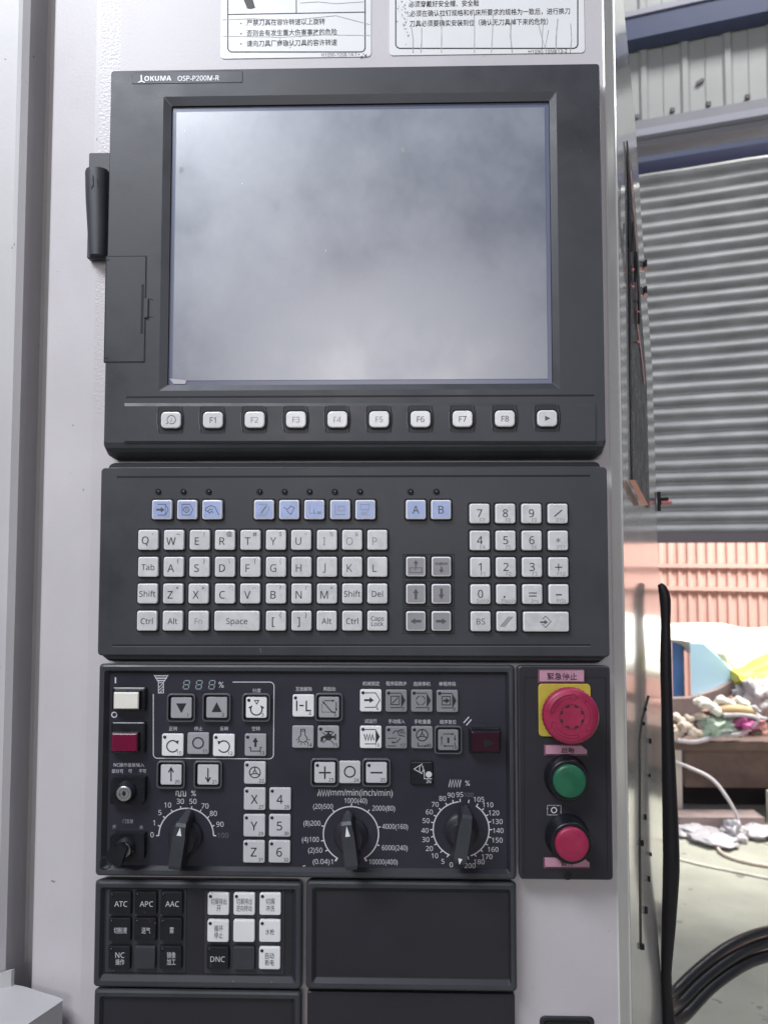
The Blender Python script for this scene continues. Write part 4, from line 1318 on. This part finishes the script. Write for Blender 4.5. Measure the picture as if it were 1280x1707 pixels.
def b_tap(m, d, x, y):
    m.stroke([(x - 11, y + 8), (x - 11, y + 2), (x - 8, y), (x + 10, y)], 4, 'ink', d); m.stroke([(x, y), (x, y - 8)], 3, 'ink', d); m.stroke([(x - 6, y - 9), (x + 6, y - 9)], 2.2, 'ink', d)
    m.stroke([(x + 11.5, y - 5), (x + 11.5, y + 5)], 2.4, 'ink', d)
    m.stroke([(x - 10, y - 8), (x + 8, y + 10)], 1.0, 'ink', d); m.stroke([(x + 9, y - 9), (x - 9, y + 10)], 1.0, 'ink', d)
    m.ring(x, y, 4.5, 2.0, 'ink', d)
def tag_shape(solid):
    def f(m, d, x, y):
        m.stroke([(x - 10, y - 13), (x + 8, y - 13)], 1.0, 'ink', d); m.stroke([(x - 10, y + 11), (x + 8, y + 11)], 1.0, 'ink', d)
        if solid:
            m.fill([(x + 8, y - 13.5), (x + 15, y - 1), (x + 8, y + 11.5)], 'ink', d)
        else:
            m.stroke([(x + 8, y - 13), (x + 15, y - 1), (x + 8, y + 11)], 1.0, 'ink', d)
    return f
def b_lock(m, d, x, y):
    tag_shape(False)(m, d, x, y); m.stroke([(x - 11, y - 1), (x - 1, y - 1)], 3, 'ink', d); m.arrowhead(x + 5, y - 1, 0, 7, 'ink', d, 1.4)
def sq(m, d, x, y, s=7):
    m.stroke([(x - s - 2, y - s), (x + s - 2, y - s), (x + s - 2, y + s), (x - s - 2, y + s)], 1.0, 'ink', d, closed=True)
def b_skip(m, d, x, y):
    tag_shape(True)(m, d, x, y); sq(m, d, x, y - 1); m.stroke([(x - 7, y + 4), (x + 3, y - 6)], 1.0, 'ink', d)
def b_opt(m, d, x, y):
    tag_shape(True)(m, d, x, y)
    for a in (10, 100, 190, 280):
        m.ring(x - 2, y - 1, 7.5, 1.0, 'ink', d, a, a + 70, n=8)
def b_single(m, d, x, y):
    tag_shape(True)(m, d, x, y); sq(m, d, x, y - 1, 7); m.stroke([(x - 7, y - 1), (x - 2, y - 1)], 3, 'ink', d); m.arrowhead(x + 4, y - 1, 0, 6.5, 'ink', d, 1.4)
def b_dry(m, d, x, y):
    tag_shape(True)(m, d, x, y); m.stroke([(x - 11 + i * 2.3, y + (5 if i % 2 else -5)) for i in range(8)], 1.4, 'ink', d)
def b_manual(m, d, x, y):
    m.stroke([(x + 14, y - 2), (x + 5, y - 4), (x + 2, y - 9), (x + 6, y - 13), (x + 12, y - 13)], 1.0, 'ink', d)
    for k in range(4):
        m.stroke([(x + 4 + 2.4 * k, y - 12), (x + 8 + 2.4 * k, y - 6)], 0.8, 'ink', d)
    m.stroke([(x - 6, y - 6), (x - 4, y - 10), (x + 2, y - 12)], 1.0, 'ink', d)
    m.stroke([(x - 15, y + 1), (x, y + 1)], 0.9, 'ink', d); m.stroke([(x - 15, y + 14), (x, y + 14)], 0.9, 'ink', d)
    m.stroke([(x + 7, y + 1), (x, y + 8), (x - 5, y + 8)], 0.9, 'ink', d); m.arrowhead(x - 9, y + 8, 180, 5, 'ink', d)
def b_hwheel(m, d, x, y):
    b_wheel(m, d, x, y - 3, 9.5)
    m.stroke([(x - 7, y + 8), (x - 7, y + 14), (x + 6, y + 14)], 1.0, 'ink', d); m.arrowhead(x + 9, y + 14, 0, 5, 'ink', d); m.stroke([(x + 9.5, y + 11), (x + 9.5, y + 16)], 1.0, 'ink', d)
def b_seq(m, d, x, y):
    for p_, q_, a in (((x - 9, y - 10), (x + 6, y - 10), 0), ((x + 11, y - 8), (x + 11, y - 2), -90), ((x + 8, y + 10), (x - 5, y + 10), 180), ((x - 11, y + 8), (x - 11, y - 3), 90)):
        m.stroke([p_, q_], 1.0, 'ink', d); c, s = math.cos(math.radians(a)), -math.sin(math.radians(a)); m.arrowhead(q_[0] + 4 * c, q_[1] + 4 * s, a, 4.5, 'ink', d)
    m.stroke([(x + 11, y + 4), (x + 11, y + 9)], 1.0, 'ink', d)
    m.stroke([(x, y - 4), (x, y + 5)], 3.2, 'ink', d)
def b_plus(m, d, x, y):
    m.stroke([(x - 10, y), (x + 10, y)], 1.9, 'ink', d); m.stroke([(x, y - 10.5), (x, y + 10.5)], 1.9, 'ink', d)
def b_minus(m, d, x, y):
    m.stroke([(x - 10, y), (x + 10, y)], 1.9, 'ink', d)
def b_eye(m, d, x, y):
    m.stroke([(x + 1, y - 16), (x - 13, y - 7), (x + 1, y + 1)], 1.1, WHT, d)
    m.ring(x - 5, y - 7, 7.5, 1.1, WHT, d, -55, 55, n=10); m.stroke([(x - 3, y - 13), (x - 4, y - 7), (x - 3, y - 1)], 1.1, WHT, d)
    m.stroke([(x + 4, y - 6), (x + 4, y + 9), (x + 17, y + 9)], 1.1, WHT, d); m.disc(x + 11.5, y + 2, 5.2, WHT, d, n=18)
BW, BGy, BD_, BK = 'button_white', 'button_grey', 'button_dim', 'button_black'
for a in ((302.5, 1180, 35, 35, BGy, y_tri(False), 1, 0, '1'), (361.5, 1179.5, 35, 35, BGy, y_tri(True), 1, 0, '2'), (427.5, 1179.5, 35, 35, BW, b_index, 1, 1, '3'),
          (288, 1242, 36, 37, BW, cyc(30, 330, ((20, -75),)), 0, 1, '10'), (330.5, 1239.5, 36, 36, BGy, b_ring, 0, 0, '11'), (373.2, 1242.5, 36, 37, BW, cyc(-150, 150, ((160, -105),)), 0, 1, '12'),
          (426, 1242, 36, 37, BGy, b_retract, 0, 1, '13'), (285.5, 1291.5, 35, 34, 'button_light', b_arrow(True), 1, 0, '20'), (347, 1291.5, 35, 34, 'button_light', b_arrow(False), 1, 0, '21'),
          (425, 1288.5, 36, 37, 'button_light', b_wheel, 0, 1, '22'), (424.6, 1332, 36, 37, 'button_light', b_let('X'), 0, 1, '27'), (467, 1332, 36, 37, 'button_light', b_let('4'), 0, 1, '28'),
          (424, 1376.5, 36, 37, 'button_light', b_let('Y'), 0, 1, '29'), (466.5, 1376.5, 36, 37, 'button_light', b_let('5'), 0, 1, '30'), (423.5, 1420, 36, 37, 'button_light', b_let('Z'), 0, 1, '31'), (466, 1420, 36, 37, 'button_light', b_let('6'), 0, 1, '32'),
          (505.7, 1176.5, 36, 37, BW, b_il, 0, 1, '4'), (548.5, 1179, 34, 35, BGy, b_restart, 1, 0, '5'), (505, 1228.5, 36, 37, BGy, b_lamp, 0, 0, '14'), (547.5, 1228.5, 36, 37, BGy, b_tap, 0, 1, '15'),
          (618, 1168, 36, 37, BW, b_lock, 0, 1, '6'), (660.5, 1168.5, 36, 37, BD_, b_skip, 0, 1, '7'), (703, 1168.5, 36, 37, BD_, b_opt, 0, 1, '8'), (745.5, 1169, 36, 37, BD_, b_single, 0, 1, '9'),
          (618, 1229, 36, 37, BW, b_dry, 0, 1, '16'), (660.5, 1229.5, 36, 37, BD_, b_manual, 0, 1, '17'), (703.5, 1229.5, 36, 37, BD_, b_hwheel, 0, 1, '18'), (747, 1233.5, 34, 35, BD_, b_seq, 1, 0, '19'),
          (541.5, 1288, 35, 35, 'button_light', b_plus, 1, 1, '23'), (583, 1287.5, 36, 37, 'button_light', b_ring, 0, 0, '24'), (627.5, 1288, 35, 35, 'button_light', b_minus, 1, 1, '25'), (703, 1289, 37, 38, BK, b_eye, 0, 0, '26')):
    button(op, a[0], a[1], a[2], a[3], df, a[4], a[5], a[6], a[7], a[8], ink=WHT if a[4] == BK else 'ink')

def rocker(name, box, lens, lm, lab, draw=None):
    m = MB()
    d1 = df + 0.009
    rb = R(*box, df + 0.004)
    lr = R(*lens, d1)
    m.loft([(rb, df + .0001, 0.001, 'black'), (rb, df + 0.004, 0.001, 'black'), (IN(rb, 0.0008), df + 0.0045, 0.001, 'black'), (IN(lr, -0.0010), df + 0.005, 0.0008, 'black'), (IN(lr, -0.0006), d1 - 0.0008, 0.0008, 'black'), (lr, d1 - .0002, 0.0006, 'black')], None)
    o = m.build(name, op, label=lab)
    m = MB()
    m.loft([(lr, d1 - 0.001, 0.0006, lm), (lr, d1 - .0003, 0.0006, lm), (IN(lr, 0.0008), d1 + 0.0004, 0.0005, lm)], lm)
    if draw:
        draw(m, d1 + 0.0004)
    m.build('lens', o)
rocker('power_button', (188, 1146, 243, 1185), (190, 1154, 231.5, 1182), 'lens_white', 'lit looking white power button')
rocker('power_button', (186, 1204, 242, 1256), (186.5, 1223, 229, 1253), 'lens_red', 'dark crimson power button')
rocker('reset_button', (781.5, 1213, 834, 1256), (786, 1220, 833, 1254), 'lens_dark_red', 'very dark red reset button with an arrow mark', lambda m, d: m.fill([(807, 1231), (824, 1239), (807, 1247)], 'groove', d))

def key_switch(box, disc, rr, slot_ang, lab):
    m = MB()
    rb = R(*box, df + 0.006)
    x0, z0, x1, z1 = rb
    c = 0.003
    ol = [Vector((x0 + c, -df - .0001, z1)), Vector((x0, -df - .0001, z1 - c)), Vector((x0, -df - .0001, z0)), Vector((x1 - c, -df - .0001, z0)), Vector((x1, -df - .0001, z0 + c)), Vector((x1, -df - .0001, z1)), ]
    m.prism(ol, Vector((0, -0.006, 0)), 'black')
    o = m.build('key_switch', op, label=lab)
    m = MB()
    ctr = P(disc[0], disc[1], df + 0.0105); ctr.y = -df - 0.006
    r_ = rr * MPP(df + 0.01)
    m.lathe(ctr, [(r_ * 1.45, 0), (r_ * 1.4, 0.002), (r_ * 1.05, 0.003), (r_ * 1.03, 0.0042)], 'black', n=28)
    m.lathe(ctr, [(r_, 0.0043), (r_, 0.0047), (r_ * 0.9, 0.0051)], 'steel', n=28)
    dk = df + 0.0112
    a = math.radians(slot_ang)
    m.stroke([(disc[0] - 4.5 * math.cos(a), disc[1] - 4.5 * math.sin(a)), (disc[0] + 4.5 * math.cos(a), disc[1] + 4.5 * math.sin(a))], 2.6, 'groove', dk)
    m.disc(disc[0], disc[1], 3.2, 'groove', dk)
    m.ring(disc[0], disc[1], rr * 0.62, 0.7, 'ink_mid', dk)
    m.disc(disc[0] - 7.2, disc[1] + 1.5, 1.8, 'ink_mid', dk)
    m.build('lock_cylinder', o)
key_switch((184.5, 1296, 241.5, 1341), (207, 1323), 12.5, 90, 'empty key switch')
key_switch((183.5, 1389.5, 240.5, 1437), (206, 1417.5), 12, 45, 'key switch with its key left in')

def knob(c, ang, front, back, tip, hgt, mark, lab, nose_at_pointer=True):
    ctr = P(c[0], c[1], df)
    a = math.radians(ang)
    u = Vector((math.cos(a), 0, math.sin(a))); v = Vector((-math.sin(a), 0, math.cos(a))); h = Vector((0, -1, 0))
    m = MB()
    m.lathe(ctr, [(0.0135, 0.0001), (0.0135, 0.003), (0.0125, 0.0042), (0.0112, 0.0048), (0.0105, 0.012), (0.0095, 0.0132)], 'plastic_dark', n=40)
    wb, wt = 0.0062, 0.0049
    prof = [(tip, 0.003, wb * 0.16), (tip - 0.001, 0.006, wb * 0.3), (front + 0.0012, hgt - 0.002, wt * 0.72), (front - 0.001, hgt, wt * 0.8), (front - 0.010, hgt, wt), (back + 0.004, hgt, wt), (back + 0.001, hgt - 0.0012, wt * 0.86), (back, hgt - 0.004, wt * 0.8), (back - 0.0005, 0.004, wb * 0.8)]
    # cross sections stacked from the base up would twist; lay the bar as rows along u
    rows = []
    for uu, hh, ww in prof:
        rows.append((ctr + u * uu + h * hh + v * ww, ctr + u * uu + h * hh - v * ww))
    base = [(ctr + u * min(max(uu, back - .0005), tip) + h * 0.003 + v * ww * 1.15, ctr + u * uu + h * 0.003 - v * ww * 1.15) for uu, hh, ww in prof]
    for i in range(len(rows) - 1):
        m.face([rows[i][0], rows[i + 1][0], rows[i + 1][1], rows[i][1]], 'plastic')
        m.face([rows[i][0], base[i][0], base[i + 1][0], rows[i + 1][0]], 'plastic_dark')
        m.face([rows[i][1], base[i][1], base[i + 1][1], rows[i + 1][1]], 'plastic_dark')
    o = m.build('dial_knob', op, label=lab)
    m = MB()
    m0, m1, mw = mark
    hz = h * (hgt + 0.0002)
    m.face([ctr + u * m1 + hz, ctr + u * m0 + v * mw + hz, ctr + u * m0 - v * mw + hz], 'logo')
    m.build('pointer', o)
knob(C1, 82, 0.0165, -0.0185, 0.0225, 0.024, (0.0088, 0.0152, 0.0019), 'left dial pointing to 50')
knob(C2, 97, 0.0165, -0.0195, 0.0195, 0.024, (0.0070, 0.0150, 0.0019), 'middle dial pointing up')
knob(C3, 80, 0.0175, -0.0195, 0.0205, 0.022, (-0.0140, -0.0185, 0.0016), 'right dial pointing down to 0')

# key with a dark tag in the lower switch
sk = thing('switch_key', 'small dark key hanging in the lower key switch', 'key', P(206, 1418, df + 0.012))
m = MB()
q = [P(x, y, df + 0.022) for x, y in ((201, 1408), (211, 1416), (203, 1440), (199, 1447), (190, 1443), (178, 1434), (176, 1422), (184, 1414))]
m.prism(q, Vector((0, 0.006, 0)), 'black'); m.build('grip', sk)
m = MB()
q = [P(x, y, df + 0.0125) for x, y in ((199, 1411), (207, 1417), (212, 1424), (206, 1427), (200, 1421))]
m.prism(q, Vector((0, 0.0014, 0)), 'steel'); m.build('blade', sk)
m = MB()
cc = P(176, 1439, df + 0.02)
m.tube([cc + Vector((0.0045 * math.cos(t), -0.001 * math.sin(2 * t), 0.0045 * math.sin(t))) for t in [i * math.pi / 5 for i in range(11)]], 0.0005, 'black', n=6, sub=3)
m.build('split_ring', sk)

# ================================================================== emergency stop panel
es = thing('emergency_stop_panel', 'dark panel with a red mushroom stop button, green start and red pause buttons', 'control panel', P(942, 1470, 0))
DE = 0.014
m = MB()
rc = R(864.5, 1110, 1019, 1467, DE)
m.loft([(IN(rc, 0.002), 0, 0.003, G), (rc, DE - 0.005, 0.003, G), (rc, DE - 0.001, 0.0028, G), (IN(rc, 0.001), DE, 0.0026, 'plastic')], G)
m.stroke([(874, 1129), (1009, 1130)], 1.0, 'groove', DE); m.stroke([(874, 1129), (873, 1455)], 0.9, 'groove', DE); m.stroke([(1009, 1130), (1012, 1452)], 1.6, 'groove', DE)
m.disc(946, 1460, 7.2, 'groove', DE, n=24)
Wb = [(912, 1342.5), (934.5, 1342.5), (934.5, 1358.5), (912, 1358.5)]
m.stroke(Wb, 1.1, 'print_grey', DE, closed=True); m.ring(923, 1350.5, 4.4, 1.7, WHT, DE)
for x, y, a in ((932, 1343, 0), (934.5, 1356, -90), (914, 1358.5, 180), (912, 1345, 90)):
    m.arrowhead(x, y, a, 3.2, WHT, DE)
m.build('housing', es)
m = MB()
dy_ = DE + 0.0012
rc = R(897.5, 1140, 984.5, 1228, dy_)
m.loft([(rc, DE + .00005, 0.003, 'yellow'), (rc, dy_ - .0003, 0.003, 'yellow'), (IN(rc, .0004), dy_, 0.0028, 'yellow')], 'yellow')
m.build('yellow_plate', es)
def namer(l, t, r, b, s_, cx, cy, h, ang, cut=0, w_=None):
    m = MB(); d1 = DE + 0.0020
    q = [P(l, t, d1), P(r - cut, t, d1), P(r, t + cut * 0.8, d1), P(r, b, d1), P(l, b, d1)] if cut else [P(l, t, d1), P(r, t, d1), P(r, b, d1), P(l, b, d1)]
    m.prism(q, Vector((0, 0.0018, 0)), 'tag')
    m.stroke([(l - 2, b + 2), (l - 2, t - 1.5), (r - cut, t - 1.5)], 1.2, 'tag_edge', DE + .0004); m.stroke([(l - 2, b + 1.5), (r + 1, b + 1.5)], 1.6, 'tag_edge', DE + .0004)
    m.text(s_, cx, cy, h, 'tag_edge' if False else 'ink', d1, w=w_, bold=0.01, rot=ang)
    m.build('name_tag', es)
namer(899, 1118, 973, 1136, '緊急停止', 936.5, 1127.5, 11, -0.01, w_=49)
namer(909, 1243.5, 978, 1257, '啟動', 946, 1251, 9, -0.02, cut=9, w_=21)
namer(908, 1431, 982, 1445, '暂停', 945.5, 1439, 8, 0.03, cut=9, w_=22)
# mushroom
m = MB()
ce = P(941, 1184, dy_); ce.y = -dy_
m.lathe(ce, [(0.014, 0), (0.0135, 0.008), (0.0125, 0.010), (0.0125, 0.015)], 'plastic_dark', n=32)
o = m.build('stop_button', es, label='large red mushroom stop button with turn arrows')
m = MB()
rh = 0.0214
hh = 0.0255 - 0.0012
m.lathe(ce, [(0.0125, hh - 0.0125), (rh * 0.93, hh - 0.0115), (rh, hh - 0.008), (rh, hh - 0.0035), (rh * 0.985, hh - 0.0018), (rh * 0.93, hh - 0.0005), (rh * 0.80, hh)], 'red', n=72, knurl=(2, 3))
de = dy_ + hh
fx, fy = 953, 1195
m.ring(fx, fy, 20.5, 1.0, 'red_mark', de)
for k in range(8):
    a = 22.5 + 45 * k
    m.ring(fx, fy, 18.6, 3.6, 'ink', de, a - 10, a + 10, n=5)
for a0 in (75, 315, 195):
    for rr in (31, 36):
        m.ring(fx, fy, rr, 0.9, 'red_mark', de, a0 + 95, a0 + 14, n=14)
    m.ring(fx, fy, 33.5, 5, 'red_mark', de, a0 + 95, a0 + 92, n=2)
    aa = math.radians(a0 + 14)
    m.stroke([(fx + 40 * math.cos(aa), fy - 40 * math.sin(aa)), (fx + 33.5 * math.cos(aa - 0.28), fy - 33.5 * math.sin(aa - 0.28)), (fx + 27 * math.cos(aa), fy - 27 * math.sin(aa))], 0.9, 'red_mark', de)
m.build('mushroom_head', o)
def round_button(bx, by, face, h, mt, rr, lab):
    m = MB()
    c = P(bx, by, DE); c.y = -DE
    r1 = 0.0172
    m.lathe(c, [(r1, 0.0001), (r1, 0.003), (r1 * 0.95, 0.0045), (r1 * 0.92, h - 0.004), (r1 * 0.88, h - 0.003), (r1 * 0.84, h - 0.0032)], 'black', n=40)
    o = m.build('round_button', es, label=lab)
    m = MB()
    r_ = rr * MPP(DE + h)
    m.lathe(c, [(r_, h - 0.004), (r_, h - 0.0012), (r_ * 0.96, h - 0.0003), (r_ * 0.88, h), (r_ * 0.5, h + 0.0001)], mt, n=44)
    m.build('cap', o)
round_button(942.5, 1294, 0, 0.0150, 'green', 26.8, 'green round start button')
round_button(944, 1392.5, 0, 0.0200, 'red', 27.2, 'small red round pause button')

# ================================================================== auxiliary button pad
bp = thing('button_pad', 'dark panel with black and white labelled buttons in two blocks of nine', 'control panel', P(330, 1652, 0))
DP = 0.013
m, dp = framed(bp, 156, 1470, 503.5, 1649, DP, 0, (175, 1482, 486, 1624), fd=0.003, cap='plastic_dark')
for box in ((177, 1482.5, 310, 1621), (341, 1485, 473.5, 1623.5)):
    rc = R(*box, dp + .0002)
    m.loft([(IN(rc, -0.0006), dp + .00005, 0.0006, 'groove'), (IN(rc, -0.0006), dp + .0001, 0.0006, 'groove'), (rc, dp + .0002, 0.0005, 'groove')], 'plastic')
for px, py in ((389, 1636), (453, 1637), (347, 1641), (260, 1486), (190, 1618)):
    m.disc(px, py, 0.9, 'print_grey', DP - 0.0008 if py > 1625 else dp + .0003, n=6)
m.build('face_plate', bp)
def lines(ls, ink, h=8.5, dx=0):
    def f(m, d, x, y):
        for i, t in enumerate(ls):
            cj = any(ord(c) > 0x2e80 for c in t)
            m.text(t, x + dx, y + 1 + (i - (len(ls) - 1) / 2) * 11.5, (h + 1.2) if cj else h, ink, d, w=(len(t) * (7.2 if len(t) < 4 else 6.4)) if cj else None)
    return f
LB = ((200.5, 243, 286), (1506, 1550, 1597))
TX = [[['ATC'], ['APC'], ['AAC']], [['切削液'], ['送气'], ['雾']], [['NC', '操作'], None, ['镜像', '加工']]]
for j, y in enumerate(LB[1]):
    for i, x in enumerate(LB[0]):
        t = TX[j][i]
        x_ = x - (j * 0.8)
        if t:
            button(bp, x_, y, 36.5, 38, dp + .0002, 'button_black', lines(t, WHT, dx=1.5), led=True, h=0.003)
        else:
            button(bp, x_, y, 35, 37, dp + .0002, 'plastic', None, h=0.003, lab='blank dark grey button')
RB = ((364, 407.2, 450.5), (1507.5, 1552.5, 1598))
TX = [[['切屑排出', '开'], ['切屑排出', '逆向转动'], ['切屑', '冲洗']], [['循环', '停止'], 'w', ['水枪']], [['DNC'], 'g', ['自动', '断电']]]
for j, y in enumerate(RB[1]):
    for i, x in enumerate(RB[0]):
        t = TX[j][i]
        x_ = x - j * 0.5
        if t == 'w':
            button(bp, x_, y, 35.5, 36.5, dp + .0002, 'button_white', None, h=0.003, lab='blank white button')
        elif t == 'g':
            button(bp, x_, y, 36, 38, dp + .0002, 'plastic', None, h=0.003, lab='blank dark grey button')
        elif t == ['DNC']:
            button(bp, x_, y, 36.5, 38, dp + .0002, 'button_black', lines(t, WHT), led=True, h=0.003)
        else:
            button(bp, x_, y, 35.5, 36.5, dp + .0002, 'button_white', lines(t, 'ink', dx=1 if i == 0 else 0), led=True, h=0.003)

# blank filler panels
def filler(l, t, r, b, face, lab, d=0.013, fd=0.003):
    o = thing('blank_panel', lab, 'blank panel', P((l + r) / 2, b, 0), 'blank filler panels below the dials')
    m, dd = framed(o, l, t, r, b, d, 0, face, fd=fd, cap='plastic_dark')
    m.build('face_plate', o)
filler(509.5, 1470, 861.5, 1653, (528, 1487, 846.5, 1629), 'framed blank dark panel beside the button pad')
filler(154.5, 1652, 502, 1830, (173, 1664, 485, 1810), 'framed blank dark panel cut off below the button pad')
o = thing('blank_panel', 'flat blank dark panel without a frame at the bottom middle', 'blank panel', P(685, 1830, 0), 'blank filler panels below the dials')
m = MB()
rc = R(512, 1655.5, 858.5, 1830, 0.009)
m.loft([(rc, 0, 0.0015, G), (rc, 0.0083, 0.0015, G), (IN(rc, 0.0007), 0.009, 0.0012, G)], G)
m.build('face_plate', o)

for o in bpy.data.objects:
    if '_b' in o.keys():
        del o['_b']
